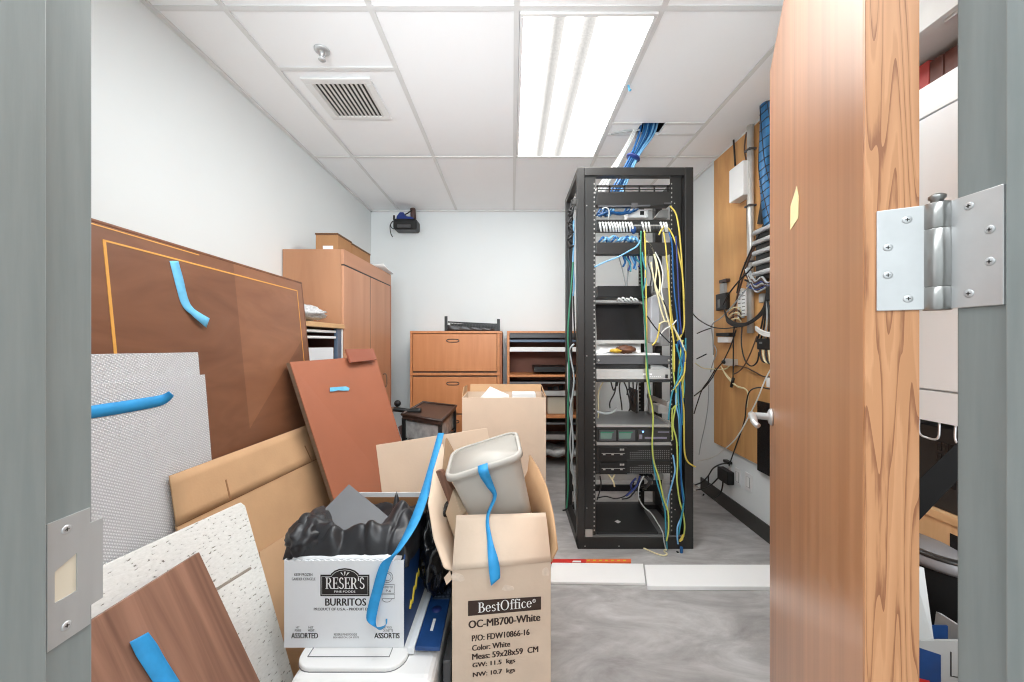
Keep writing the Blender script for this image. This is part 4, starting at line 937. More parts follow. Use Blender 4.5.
# ================================================================== strips on the floor
def fq(pts, z): return [onz(x, y, z) for x, y in pts]
tag(MB().prism(fq([(548, 581.5), (645.5, 583), (643, 563.5), (552, 562.5)], .014), (0, 0, -.013)).build('trim_board', 'brightwhite', bevel=.002), 'white trim board on the floor before the rack, left of two', 'board')
tag(MB().prism(fq([(647.5, 586), (900, 587), (880, 564.5), (644.5, 564.5)], .022), (0, 0, -.021)).build('trim_board', 'brightwhite', bevel=.002), 'longer white trim board on the floor running behind the door', 'board')
t = thing('red_strip_package', onz(590, 561, 0), 'thin red and orange strip lying behind the white trim boards', 'strip')
MB().prism(fq([(550, 562.3), (586, 562.3), (586, 558.8), (551, 558.8)], .012), (0, 0, -.011)).build('red_half', 'red', t, bevel=.002)
MB().prism(fq([(586, 562.3), (631, 562), (631, 558.6), (586, 558.8)], .012), (0, 0, -.011)).build('orange_half', 'orange', t, bevel=.002)
MB().prism(fq([(572, 562.2), (581, 562.2), (581, 560.6), (573, 560.6)], .0128), (0, 0, -.0006)).build('white_label', 'paper', t)
f = MB()
for i in range(7): f.prism(fq([(587+6*i, 561), (590+6*i, 560.9), (590+6*i, 559.8), (587+6*i, 559.9)], .0128), (0, 0, -.0006))
f.build('printed_mark', 'yellowprint', t)
tag(MB().slab(onz(677, 553, .001), V((.012, 0, 0)), V((0, .012, 0)), V((0, 0, .006))).build('floor_scrap', 'blackplast', bevel=.002), 'tiny black scrap on the floor at the rack foot', 'scrap')
# ================================================================== the network rack
RY, RB = 2.158, 2.66
def R(px, py, dY=0.0): return at(px, py, RY+dY)
RL, RR, RT = R(577.5, 0).x, R(693.5, 0).x, R(0, 167).z
rk = thing('server_rack', ((RL+RR)/2, (RY+RB)/2, 0), 'tall open black equipment rack full of gear and hanging cables', 'rack')
pl = R(584.8, 0).x; pr = R(685, 0).x
for x0, x1, y in ((RL, pl, RY), (pr, RR, RY)): MB().box(x0, x1, y, y+.05, 0, RT).build('post', 'rail', rk, bevel=.003)
for x0, x1 in ((RL, RL+.045), (RR-.05, RR)): MB().box(x0, x1, RB-.05, RB, 0, RT).build('post', 'rail', rk, bevel=.003)
for y in (RY, RB-.05): MB().box(RL+.001 if y > 2.3 else pl, RR-.001 if y > 2.3 else pr, y+.0005, y+.0495, R(0, 175.3).z, RT-.0005, 'x').build('top_beam', 'rail', rk, bevel=.003)
for x0, x1 in ((RL, RL+.04), (RR-.04, RR)):
    MB().box(x0, x1, RY+.05, RB-.05, RT-.04, RT, 'y').build('side_beam', 'rail', rk, bevel=.003); MB().box(x0, x1, RY+.05, RB-.05, 0, .06, 'y').build('side_beam', 'rail', rk, bevel=.003)
bz1 = R(0, 537.5).z
f = MB(); f.box(RL, RR, RY-.002, RY+.05, 0, bz1, 'x'); f.build('base_beam', 'rail', rk, bevel=.004)
MB().box(RL, RR, RB-.05, RB, 0, .06, 'x').build('base_beam', 'rail', rk, bevel=.003)
MB().box(RL+.04, RR-.04, RY+.05, RB-.05, .02, .026).build('base_plate', 'greymetal', rk)
MB().box(pl, pr, RY+.004, RY+.02, bz1-.001, bz1+.008, 'x').build('base_lip', 'greymetal', rk)
rl0, rl1 = R(584.8, 0).x, R(596, 0).x; rr0, rr1 = R(671, 0).x, R(682.5, 0).x
def rail(x0, x1, y, holeside):
    f = MB(); f.box(x0, x1, y, y+.004, bz1, R(0, 175).z); f.box(x0 if holeside > 0 else x1-.004, x0+.004 if holeside > 0 else x1, y, y+.05, bz1, R(0, 175).z); f.m(1)
    hx = x1-.011 if holeside > 0 else x0+.005; n = 78
    for i in range(n):
        z = .10+(2.16-.10)*i/(n-1); f.box(hx, hx+.007, y-.0006, y-.0001, z, z+.009)
    return f
rail(rl0, rl1, RY+.012, 1).build('mounting_rail', ['black', 'silver'], rk); rail(rr0, rr1, RY+.012, -1).build('mounting_rail', ['black', 'silver'], rk)
rail(R(668, 0).x-.02, R(668, 0).x+.02, RB-.06, -1).build('mounting_rail', ['black', 'silver'], rk)
MB().box(R(585.5, 0).x, R(592.5, 0).x, RY+.0, RY+.011, R(0, 537).z, R(0, 530).z).build('label_plate', 'silver', rk)
f = MB()
for px, py in ((587.3, 204.8), (587.3, 356), (587.3, 509), (675.5, 202.5), (676, 510.5), (585, 546.2), (619, 546.2)): f.lathe([(.004, 0), (.003, .002)], R(px, py, -.0005 if py < 540 else -.003) + V((0, .0125 if py < 540 else 0, 0)), (0, -1, 0), 8)
f.build('rack_screw', 'silver', rk)

E0, E1 = 596.5, 670.5                         # faces of the mounted gear in pixels
ex0, ex1 = R(E0, 0).x, R(E1, 0).x
def gear(name, y0, y1, mt, label, cat, depth=.03, front=.008, px0=E0, px1=E1, bevel=.002, top=None):
    a, b = R(px0, y1, front), R(px1, y0, front)
    t = thing(name, ((a.x+b.x)/2, RY+front, a.z), label, cat)
    MB().box(a.x, b.x, RY+front, RY+front+depth, a.z, b.z, 'x').build('housing', mt, t, bevel=bevel)
    return t, a, b
# top vent panel and blank cover
a, b = R(597, 191.5), R(671, 184.5)
t = thing('vented_panel', (a.x, RY, a.z), 'thin black slotted panel at the very top of the rack', 'rack panel')
f = MB()
for y0, y1 in ((184.3, 186.6), (188.3, 189.2), (190.8, 192)): f.box(a.x, b.x, RY+.01, RY+.014, R(0, y1).z, R(0, y0).z)
for px in (597.5, 610, 625, 640, 655, 668.5): f.box(R(px-.7, 0).x, R(px+.9, 0).x, RY+.01, RY+.014, R(0, 192).z, R(0, 185).z)
f.build('slotted_plate', 'rail', t)
t, a, b = gear('blank_cover', 192.2, 205, 'rail', 'plain black two unit blank cover below the slotted panel', 'rack panel', .06, -.004)
f = MB()
for px0, px1, py in ((598, 617, 206.5), (617, 632, 206.2), (633, 650, 206), (664, 671, 203.5)):
    f = MB(); f.box(R(px0, 0).x, R(px1, 0).x, RY-.008, RY-.003, R(0, py+.9).z, R(0, py-.6).z); f.build('cover_edge', 'darkgrey', t)
f = MB(); f.box(R(631, 0).x, R(637, 0).x, RY-.012, RY-.003, R(0, 208).z, R(0, 203.5).z); f.build('cover_catch', 'darkgrey', t)
# gear between: white media box
tag(MB().box(R(628, 0, .12).x, R(648, 0, .12).x, RY+.12, RY+.2, R(0, 217.5, .12).z, R(0, 209.5, .12).z).m(1).box(R(640, 0, .12).x, R(644, 0, .12).x, RY+.118, RY+.12, R(0, 215, .12).z, R(0, 211, .12).z).build('media_converter', ['white', 'blackplast'], bevel=.002), 'white box with a black socket behind the blank cover in the rack', 'device')
tag(MB().prism([R(655, 217.5, .1), R(661, 210, .1), R(668.5, 209.5, .1), R(668.5, 217.5, .1)], (0, .05, 0)).build('metal_bracket', 'silver'), 'silver slanted bracket near the top right of the rack', 'bracket')
for i, (x0, x1, s) in enumerate(((598, 622, 0), (602, 630, 1), (599, 626, 2), (606, 634, 3))):
    cable([R(x0, 216-s*1.6, .06+.012*i), R((x0+x1)/2, 211.5+s, .04+.012*i), R(x1, 214-s, .07+.01*i), R(x1+4, 209, .14)], .006, 'c_blue', 'blue cable bunched behind the blank cover near the top of the rack', 'blue cables behind the blank cover')
# patch panel with white plugs
t, a, b = gear('patch_bay', 219.5, 231, 'black', 'black patch panel with a row of white plugs near the top of the rack', 'patch panel', .04, .012)
f = MB()
for i in range(24):
    px = 599+69.5*i/23; f.box(R(px, 0).x, R(px+2, 0).x, RY+.011, RY+.0122, R(0, 228).z, R(0, 223.5).z)
f.build('port', 'darkgrey', t); 
MB().box(R(634, 0).x, R(668, 0).x, RY+.0105, RY+.0122, R(0, 225.5).z, R(0, 224.2).z).build('port_label', 'silver', t)
plug_px = [599.5, 602.5, 605.5, 608.3, 611.2, 614, 616.8, 619.7, 622.5, 625.4, 628.2, 631, 642, 645.4, 648.5, 660.5, 663.5, 666]
pl0 = None
for i, px in enumerate(plug_px):
    random.seed(100+i); j = random.uniform(-1, 1)
    c = MB(); c.tube(smooth_path([R(px, 222.6, .008), R(px+.4, 223.6, -.022), R(px+1.2+.4*j, 226.5, -.030), R(px+1.6+.5*j, 229, -.018), R(px+2+.4*j, 231.5, -.004)], 4), .0058, 6)
    tag(c.build('patch_lead', 'c_whitec'), 'short white patch lead plugged into the top patch panel', 'cable', 'white patch leads in the top panel')
# blue loops over the manager duct
t, a, b = gear('cable_manager', 242.3, 254, 'rail', 'black two unit cable duct under the blue loops, thin front lip', 'cable manager', .05, -.03)
random.seed(4)
for i in range(9):
    x0 = 599+4.2*i; w_ = random.uniform(5, 12); h_ = random.uniform(2, 6)
    cable([R(x0, 242, .02), R(x0+w_*.25, 241.5-h_*.6, -.012-.002*i), R(x0+w_*.6, 238.5-h_*.5, -.012+.002*i), R(x0+w_, 240.5+random.uniform(-2, 1), .0), R(x0+w_+2, 243, .03)], .0062, random.choice(['c_blue', 'c_blue', 'c_lightblue', 'c_navy']), 'blue patch cable looped in the tray above the black cable duct', 'blue loops above the cable duct')
tag(MB().blob(R(633.5, 230, -.012), (.016, .012, .02), .25, 3, 2, 16, 10).build('blue_connector_boot', 'blueprint'), 'round blue connector boot hanging at the patch panel', 'connector')
for i in range(8):
    x0 = 622+2.6*i
    cable([R(x0, 252, .05), R(x0+1.4, 257+i % 3, .03), R(x0+3.2+(i % 2)*2, 262+i % 4, .02), R(x0+1+5*(i % 2), 266.5+(i*5) % 6, .01)], .006, ['c_blue', 'c_teal', 'c_navy', 'c_lightblue'][i % 4], 'blue cable end dangling below the black cable duct', 'blue ends below the cable duct')
# shelf, console, white router
t = thing('rack_shelf', R(620, 300, .3), 'black rack shelf behind the monitor top', 'shelf')
a, b = R(596.5, 297.5, .25), R(650, 286.5, .25); MB().box(a.x, b.x, RY+.22, RY+.42, a.z, b.z).build('shelf_box', 'blackplast', t, bevel=.003)
a, b = R(595, 302.6, .07), R(644, 301, .07); MB().box(a.x, b.x, RY+.10, RY+.30, a.z, b.z).build('shelf_plate', 'greymetal', t)
random.seed(9)
for i in range(5): cable([R(617+4*i, 301, .2), R(619+4*i, 298.6-(i % 2), .15), R(622+4*i, 300.8, .15)], .006, 'c_whitec', 'small white wire curl lying on the shelf above the monitor', 'white curls above the monitor')
t = thing('console_monitor', R(620, 345, .1), 'open rack monitor with black screen and pale bezel', 'monitor')
m0, m1, m2, m3 = R(594.5, 343.5, .07), R(646, 343.5, .07), R(644.2, 302.5, .15), R(593.5, 302.5, .15)
MB().prism([m0, m1, m2, m3], (0, .02, 0)).build('bezel', mat('pale_bezel', S(178, 176, 172), .4), t, bevel=.003)
def mm(u, v_): return (m0.lerp(m1, u)).lerp(m3.lerp(m2, u), v_)+V((0, -.0012, 0))
MB().prism([mm(.045, .085), mm(.97, .085), mm(.975, .955), mm(.035, .955)], (0, .001, 0)).build('screen', 'screen', t)
MB().box(ex0, R(660, 0).x, RY+.0, RY+.25, R(0, 355.4).z, R(0, 353.4).z).build('keyboard_tray', 'whitepaint', t, bevel=.002)
rows = [[R(596+6*i/1.0*.93, 352.5-j*2.4+1.1*math.sin(i*1.7+j*2.3), .0+.05*j) for j in range(5)] for i in range(9)]
tag(MB().sheet(rows).build('paper_sheets', 'paper', solid=.002), 'crumpled white papers lying on the console tray under the screen', 'papers')
t = thing('snack_bag', R(623, 352, .03), 'brown and yellow crumpled bag on the console tray', 'bag')
MB().blob(R(625.5, 349.4, .0), (.055, .04, .024), .22, 2.6, 6, 24, 14).build('bag_body', mat('bag_brown', S(104, 66, 46), .4, var=.2), t); MB().blob(R(616, 350.8, -.01), (.035, .03, .013), .2, 2.6, 7, 20, 12).build('bag_end', mat('bag_yellow', S(206, 166, 52), .4), t)
t = thing('white_router', R(656, 350, .2), 'white upright network router standing right of the monitor', 'router')
a, b = R(650.5, 343, .18), R(660, 294, .18)
MB().prism([a, V((b.x, a.y, a.z)), V((b.x+.01, a.y, b.z-.02)), V((b.x-.02, a.y, b.z)), V((a.x+.004, a.y, b.z-.02))], (0, .13, 0)).build('body', mat('router_white', S(206, 206, 210), .4), t, bevel=.008)
a, b = R(661.5, 346, .14), R(669, 288, .14); MB().box(a.x, b.x, RY+.14, RY+.3, a.z, b.z).build('side_module', mat('module_grey', S(170, 168, 166), .5), t, bevel=.004)
# drawer front, amplifier
t, a, b = gear('console_tray_front', 356, 364.3, 'darkgrey', 'dark grey one unit drawer front below the white tray', 'drawer', .2, -.012)
f = MB(); [f.lathe([(.007, 0), (.006, .005)], R(px, 360.5, -.012), (0, -1, 0), 10) for px in (598.5, 668.8)]; f.build('thumb_screw', 'silver', t)
tag(MB().box(ex0, ex1, RY+.03, RY+.2, R(0, 368.6).z, R(0, 364.6).z).build('network_switch', 'blackplast', bevel=.002), 'thin black switch squeezed between the dark drawer and the silver unit', 'switch')
tag(MB().prism([R(651, 368.7, .0), R(650.5, 364.5, .03), R(662, 365.5, .03), R(668, 368.5, .0)], (0, .02, 0)).build('white_card', 'paper'), 'white card scrap on top of the silver unit', 'card')
t, a, b = gear('amplifier', 369, 379.4, 'silver', 'silver one unit audio device with a small dark button', 'amplifier', .28, -.01)
f = MB(); f.box(R(664.5, 0).x, R(667, 0).x, RY-.014, RY-.009, R(0, 378).z, R(0, 374.3).z); f.build('button', 'blackplast', t)
f = MB()
for i in range(3): f.box(R(642.5+3.2*i, 0).x, R(645+3.2*i, 0).x, RY-.0106, RY-.0098, R(0, 375).z, R(0, 373.2).z)
for i in range(6): f.box(R(649+2.0*i, 0).x, R(650+2.0*i, 0).x, RY-.0106, RY-.0098, R(0, 377).z, R(0, 376.1).z)
f.build('front_marks', 'whitepaint', t)
MB().box(ex0, ex1, RY-.008, RY+.28, R(0, 382).z, R(0, 379.6).z).build('base_edge', 'blackplast', t)
# grey sliding shelf with side bracket
t = thing('equipment_shelf', R(630, 427, .2), 'grey metal equipment shelf with raised side above the server', 'shelf')
zs = R(0, 424.4).z; MB().box(ex0, ex1, RY+.0, RB-.1, zs-.005, zs, 'y').build('shelf_plate', 'greymetal', t)
MB().box(ex0, ex1, RY-.006, RY, R(0, 427).z, zs, 'x').build('front_lip', 'silver', t)
f = MB(); f.slab(V((ex1-.012, RY, zs)), V((.012, 0, 0)), V((0, RB-RY-.14, 0)), V((0, 0, .012))); f.slab(V((ex1-.012, RB-.2, zs)), V((.012, 0, 0)), V((0, .03, 0)), V((0, 0, .16)))
f.slab(V((ex1-.02, RY+.0, zs+.105)), V((.012, 0, 0)), V((0, RB-RY-.18, 0)), V((0, 0, .028))); f.build('side_rail', 'silver', t)
f = MB(); f.slab(V((ex1-.1, RY+.30, zs+.004)), V((.012, .0, 0)), V((0, .15, 0)), V((0, 0, .16))); tag(f.build('black_power_brick', 'blackplast', bevel=.004), 'black upright power unit on the grey equipment shelf', 'power supply')
tag(MB().box(R(658, 0, .3).x, R(671, 0, .3).x, RY+.30, RY+.4, zs+.004, zs+.06).build('white_adapter', 'white', bevel=.004), 'white adapter box at the right end of the grey equipment shelf', 'adapter')
random.seed(21)
for i, (xs, xe, ye) in enumerate(((603, 598, 418), (611, 617, 386), (616, 610, 408), (620, 622, 410), (624, 629, 411), (629, 633, 404), (633, 627, 395), (637, 634, 405))):
    cable([R(xs, 382, .12), R((xs+xe)/2+random.uniform(-3, 3), 392+random.uniform(-3, 3), .12), R(xe+random.uniform(-2, 2), ye-6, .12), R(xe, ye, .14)], .0042, 'c_cream' if i == 0 else 'c_blackc', 'pale cord hanging below the silver unit' if i == 0 else 'black cord hanging between the silver unit and the grey shelf', None if i == 0 else 'black cords below the silver unit')
cable([R(597, 411.5, .02), R(605, 413.5, .03), R(613, 412, .05), R(617, 408, .08)], .007, 'c_greyc', 'thick grey cord curling onto the grey equipment shelf')
# server with lit bays
t, a, b = gear('rack_server', 428.3, 441.3, 'black', 'black two unit server with green drive bays and a blue light', 'server', .4, -.008)
for x0, x1 in ((599, 615.5), (617.5, 634.5)):
    f = MB(); f.box(R(x0, 0).x, R(x1, 0).x, RY-.013, RY-.0075, R(0, 440.3).z, R(0, 429.8).z); f.m(1)
    f.prism([R(x0+1.5, 438.8, -.0135), R(x1-4, 438.8, -.0135), R(x1-3, 433, -.0135), R(x0+1.5, 433, -.0135)], (0, .001, 0)); f.m(2); f.box(R(x0+1, 0).x, R(x1-2.5, 0).x, RY-.0142, RY-.013, R(0, 432.3).z, R(0, 431.2).z)
    f.build('drive_bay', ['darkgrey', mat('bay_green', S(104, 130, 120), .4), 'c_green'], t, bevel=.0015)
f = MB(); f.box(R(637, 0).x, R(669, 0).x, RY-.012, RY-.0075, R(0, 440.5).z, R(0, 429.4).z); f.m(1); f.box(R(644, 0).x, R(666, 0).x, RY-.0126, RY-.012, R(0, 438.3).z, R(0, 436.4).z); f.box(R(657, 0).x, R(668, 0).x, RY-.0126, RY-.012, R(0, 432).z, R(0, 431).z); f.box(R(638.5, 0).x, R(641.5, 0).x, RY-.0126, RY-.012, R(0, 438.5).z, R(0, 434).z)
f.build('control_panel', ['darkslot', mat('panel_violet', S(126, 122, 136), .5)], t)
MB().lathe([(.006, 0), (.004, .003)], R(643, 431.7, -.0125), (0, -1, 0), 10).build('status_light', 'led', t)
tag(MB().box(ex0, ex1, RY-.01, RY+.35, R(0, 445).z, R(0, 441.7).z, 'x').build('rail_shelf', 'silver', bevel=.001), 'pale metal shelf strip between the server and the black units', 'shelf')
for i, (y0, y1) in enumerate(((445.6, 460), (460.4, 473.4))):
    t, a, b = gear('black_workstation', y0, y1, 'black', ('upper of two flat black units with perforated right half', 'lower of two flat black units with perforated right half')[i], 'computer', .38, -.02)
    f = MB(); f.box(R(599, 0).x, R(625.5, 0).x, RY-.028, RY-.0195, R(0, y1-.8).z, R(0, y0+1).z); f.m(1)
    f.box(R(600.5, 0).x, R(623.5, 0).x, RY-.0287, RY-.028, R(0, y0+6.6).z, R(0, y0+6.1).z)
    for q in (603, 611.3, 620): f.box(R(q-1.2, 0).x, R(q+1.2, 0).x, RY-.0292, RY-.028, R(0, y0+8).z, R(0, y0+6.8).z)
    for q in (619.3, 621.8): f.box(R(q-.9, 0).x, R(q+.9, 0).x, RY-.0292, RY-.028, R(0, y0+3.5).z, R(0, y0+1.6).z)
    f.build('drive_front', ['blackplast', 'silver'], t, bevel=.001)
    f = MB()
    for ii in range(19):
        for jj in range(5):
            if ii < 4 and (jj < 1): continue
            f.box(R(629+2.1*ii, 0).x, R(630+2.1*ii, 0).x, RY-.0212, RY-.0198, R(0, y0+4.5+jj*1.85).z, R(0, y0+3.6+jj*1.85).z)
    f.build('perforated_grille', 'greymetal', t)
tag(MB().box(ex0, ex1, RY+.1, RB-.1, R(0, 480, .1).z, R(0, 474, .1).z, 'x').build('lower_shelf', 'silver', bevel=.001), 'pale metal shelf below the lower black unit', 'shelf')
MB().box(RL+.04, RR-.04, RB-.06, RB-.045, R(0, 488, .5).z, R(0, 482, .5).z, 'x').build('rear_brace', 'blackplast', rk)
# flat black box at the foot
t = thing('flat_black_case', R(630, 535, .2), 'flat black case with a small white sticker on the rack floor', 'case')
f = MB(); f.prism([V((.505, RY+.02, .088)), V((.875, RY+.02, .088)), V((.90, RB-.09, .088)), V((.505, RB-.09, .088))], (0, 0, -.058)); f.build('case_body', 'blackplast', t, bevel=.006)
MB().prism([onz(614.5, 521.3, .0885), onz(617.5, 520, .0885), onz(621, 521.8, .0885), onz(618, 523.4, .0885)], (0, 0, .0005)).build('white_sticker', 'paper', t)
for i, p in enumerate(([(597, 498, .1), (606, 496.5, .12), (616, 498.5, .1), (627, 494.5, .1), (634, 482, .12)], [(600, 476, .04), (601, 483, .04), (600, 490, .06), (597, 500, .08)], [(622, 499, .05), (630, 497, .1), (638, 487, .1), (645, 478, .12)])):
    cable([R(*q) for q in p], .0042, 'c_blackc', ('black power cord lying across the rear of the flat case', 'black cord dropping at the left rail above the flat case', 'black cord looping up to the lower black unit')[i])
for i in range(6):
    cable([R(640+2.2*i, 474.5, .05), R(645+1.5*i, 477+i % 3, .0), R(651-1.2*i, 483+i, .0), R(640+1.5*i, 486+2*i % 5, .05)], .006, 'c_blackc', 'black cord knotted under the lower black unit', 'black cord knot under the units')
for i, p in enumerate(([(632, 490, .05), (631, 484, .03), (636, 478, .03)], [(626, 496, .03), (633, 490, .03), (637, 485, .03), (640, 476, .03)])): cable([R(*q) for q in p], .006, 'c_navy', 'dark blue cord under the lower black unit', 'dark blue cords under the units')
for i, p in enumerate(([(608, 473.6, -.01), (611, 478, -.02), (613.5, 482, -.02), (614.5, 486.5, -.01)], [(615, 473.6, -.01), (612.5, 479, -.025)])): cable([R(*q) for q in p], .0045, 'c_cream', 'pale pink tie hanging below the lower black unit', 'pale ties below the units')

# patch cords that hang down the right half of the rack front
HC = [
 ('yellow', [(670, 206), (675.5, 213), (678.5, 226), (680.5, 245), (682, 265), (683.6, 300), (684.2, 325), (681, 336), (676.5, 341)], 'yellow cord running down the right edge of the rack from the top cover'),
 ('yellow', [(659, 235), (662, 229), (666, 226.5), (671, 232), (676, 244), (679.5, 258), (682.5, 275), (684, 300)], 'yellow cord arching out of the patch panel toward the right post'),
 ('yellow', [(663.5, 232), (665.5, 245), (667, 262), (669, 290), (671.5, 315), (675, 330), (681, 345), (685.5, 352), (684.6, 362), (681, 368)], 'yellow cord from the right ports crossing the blue bundle'),
 ('yellow', [(644.5, 231), (645.2, 246), (645.6, 265), (646.2, 300), (646.6, 330), (646.5, 352), (647, 375)], 'long yellow cord hanging before the screen edge, upper stretch'),
 ('lime', [(646.6, 352), (646.4, 372), (649, 392), (652.5, 408), (653, 425), (652.2, 445), (654, 462), (659, 478), (663.5, 498), (668, 512), (668.5, 530), (666.5, 541)], 'lime yellow cord hanging before the server and black units'),
 ('green', [(641.2, 231), (640.6, 250), (641.6, 275), (643, 300), (645.2, 325), (646, 345), (648, 375), (650.5, 395)], 'green cord hanging beside the screen from the patch panel'),
 ('teal', [(652.5, 440), (653, 460), (656.5, 480), (661.5, 497), (665, 511), (665.6, 525), (666.4, 540), (667, 549)], 'green blue cord dangling over the lower units to the floor'),
 ('cream', [(645, 241), (650.5, 245), (654.5, 255), (657.5, 265), (660, 280), (659.5, 293)], 'cream cord curving down beside the white router'),
 ('cream', [(651, 262), (654, 280), (658, 292), (662, 300), (667.5, 318), (670, 327), (672.5, 330)], 'cream cord sloping across the white router'),
 ('cream', [(659, 324), (664, 321.5), (669, 322.5), (675, 330), (681, 341), (685, 351)], 'pale yellow cord looping from the router to the right post'),
 ('yellow', [(659.5, 324), (658.5, 333), (656, 341), (652, 345.5)], 'short yellow cord end dropping to the console tray'),
 ('lightblue', [(640.5, 240), (637, 246), (629, 251), (618, 257), (605, 262), (594.5, 267)], 'pale blue cord sweeping left below the cable duct'),
 ('blue', [(669, 232), (672, 245), (673, 270), (674.6, 295), (677, 315), (678.3, 335), (677, 352)], 'blue cord running down inside the right rail'),
 ('lime', [(674, 340), (673, 360), (674.5, 382), (677, 398), (675, 410), (673, 425), (676.5, 440), (677.5, 462), (677, 480), (679.5, 500), (683, 513), (684.6, 526), (683.4, 536), (679.5, 540)], 'lime cord weaving down the right cable channel to the base'),
 ('yellow', [(684.4, 356), (684, 375), (681.5, 392), (683.8, 410), (684, 430), (684.6, 452), (688, 462), (695.5, 467)], 'yellow cord that leaves the rack at the right side low down'),
 ('teal', [(684, 345), (681.5, 358), (678.5, 372), (678, 395), (680, 420), (680.2, 440), (680, 462), (682, 485), (683.8, 500), (681, 520), (678.5, 535)], 'teal cord in the right cable channel'),
 ('blue', [(679, 340), (683, 352), (684, 362), (680, 378), (681.5, 400), (681, 430), (680.8, 460), (681.5, 485), (683.6, 503)], 'mid blue cord in the right cable channel'),
 ('teal', [(676, 344), (679, 355), (682, 370), (678, 380), (672.5, 392), (670, 405), (668.5, 420)], 'teal cord crossing from the channel to the rail by the grey shelf'),
 ('lightblue', [(673, 455), (675, 470), (673, 480), (669, 495), (666.5, 510)], 'pale blue cord slanting above the flat case'),
 ('lightblue', [(683.5, 508), (681, 518), (677.5, 527), (677.2, 536), (678, 544)], 'pale blue cord with a plug at the foot of the right channel'),
 ('greyc', [(644, 476), (639.5, 485), (638.5, 497), (644, 507), (651, 513), (657.5, 523), (662.5, 532), (664, 541), (666.5, 552)], 'grey cord sloping across the flat black case'),
 ('whitec', [(676.5, 320), (672, 325), (664, 330), (660, 336)], 'white wire beside the router top'),
 ('blackc', [(647, 316), (654, 326), (662, 335), (671, 344)], 'black wire crossing the router front'),
 ('yellow', [(673, 390), (678.5, 383), (684, 374), (685, 362)], 'short yellow cord bridging the blue bundle'),
 ('lime', [(679.5, 404), (674, 407), (672, 414), (672.5, 440)], 'lime cord bowing out over the right rail'),
]
HC += [
 ('cream', [(650, 246), (655, 258), (656.5, 270), (655, 285), (658, 297), (661, 310), (665, 322)], 'cream cord hanging just left of the router top'),
 ('whitec', [(655, 252), (660, 262), (663, 276), (661.5, 290), (664.5, 305), (667, 318)], 'white cord hanging between the duct and the router'),
 ('teal', [(642, 252), (643.5, 262), (646, 272), (645, 284), (642.5, 292), (644, 298)], 'teal cord bunched behind the green cord under the duct'),
 ('blackc', [(649, 250), (648, 262), (651.5, 275), (650, 288), (652, 296)], 'black cord dropping behind the router from the duct'),
 ('yellow', [(666, 256), (668.5, 275), (669.5, 300), (671, 322), (674, 345), (674.2, 372)], 'yellow cord hugging the right mounting rail'),
 ('teal', [(685.6, 338), (685.4, 356), (682.6, 368), (684.4, 384), (683, 402), (682, 425)], 'teal cord nearest the right outer post'),
 ('lightblue', [(681, 350), (683.4, 362), (681.8, 376), (676.8, 390), (676, 404), (679, 420), (679.6, 446)], 'pale blue cord braided into the right channel'),
 ('lime', [(683, 340), (680.6, 352), (679.6, 368), (682.6, 384), (683.4, 398)], 'lime cord braided into the right channel'),
 ('blackc', [(663, 300), (668, 312), (672.5, 328), (676.5, 342)], 'black cord slanting over the grey module'),
 ('navy', [(676, 236), (677.2, 262), (678.4, 290), (680, 318), (681.5, 334)], 'dark blue cord beside the mid blue one at the right rail'),
 ('greyc', [(602, 209), (606, 207.5), (609, 211), (608.6, 219)], 'pale cord hooked over the left end of the patch panel'),
]
for i, (c, p, lab) in enumerate(HC):
    cable([R(px, py, -.022-.0035*(i % 6)) for px, py in p], .0047 if c not in ('greyc', 'whitec', 'blackc') else .0036, 'c_'+c, lab)
tag(MB().box(R(677, 0).x, R(679.4, 0).x, RY-.046, RY-.034, R(0, 549).z, R(0, 543).z).build('network_plug', 'c_blue', bevel=.002), 'blue plug hanging before the rack base beam', 'connector')
tag(MB().prism([R(679, 541.5, -.04), R(682.5, 535, -.04), R(684.5, 534, -.04), R(683, 540, -.04), R(680.5, 542, -.04)], (0, .004, 0)).build('yellow_tag', 'c_yellow'), 'yellow tag end at the foot of the right cable channel', 'tag')
cable([onz(642, 547.3, .006), onz(648, 550, .006), onz(656, 553.5, .006), onz(664, 555.5, .006), onz(667, 553.8, .008), onz(664, 551, .012), onz(666.5, 549.5, .03)], .0042, 'c_cream', 'pale cord end lying on the floor before the rack')
# cords on the rack's left flank
LC = [('green', [(573, 262), (571, 290), (568, 330), (569, 375), (568, 410), (568.2, 450), (568, 490), (566.5, 508)], 'green cord running down the left flank of the rack'),
      ('greyc', [(574, 344), (569.5, 350), (571.5, 362), (574, 378), (572.5, 395), (570, 412), (572.5, 430), (573, 450), (571, 468), (575, 480), (577, 495)], 'grey cord snaking down the left flank of the rack'),
      ('greyc', [(570, 356), (567.8, 368), (568.5, 392), (571, 405), (572, 420), (570, 445), (573, 470), (574.5, 490), (575.5, 510)], 'second grey cord twisted with the first on the left flank'),
      ('lightblue', [(573.5, 220), (573.8, 240), (573, 262), (574, 285), (573, 296)], 'pale blue cord at the upper left flank of the rack'),
      ('blackc', [(572, 200), (569.5, 215), (567.5, 232), (568.5, 250), (570, 280), (571, 320), (570, 350)], 'black cord along the upper left flank'),
      ('blackc', [(567.5, 495), (568.5, 503), (566.5, 509), (562.5, 510.5)], 'black cord end touching the floor left of the rack'),
      ('blackc', [(574, 205), (572, 222), (573, 245), (573.5, 300), (575, 340)], 'black cord inside the left flank')]
for i, (c, p, lab) in enumerate(LC): cable([at(px, py, 2.30+.012*i) for px, py in p], .0055, 'c_'+c, lab)
random.seed(5)
pts = []
for i in range(26): pts.append(at(570.5+2.6*math.sin(i*1.9), 206+1.7*i+2.5*math.cos(i*2.7), 2.33+.02*math.sin(i*1.3)))
tag(MB().tube(smooth_path(pts, 4), .006, 6).build('cable_coil', 'c_blackc'), 'tangled black cord coil tied at the upper left of the rack', 'cable')

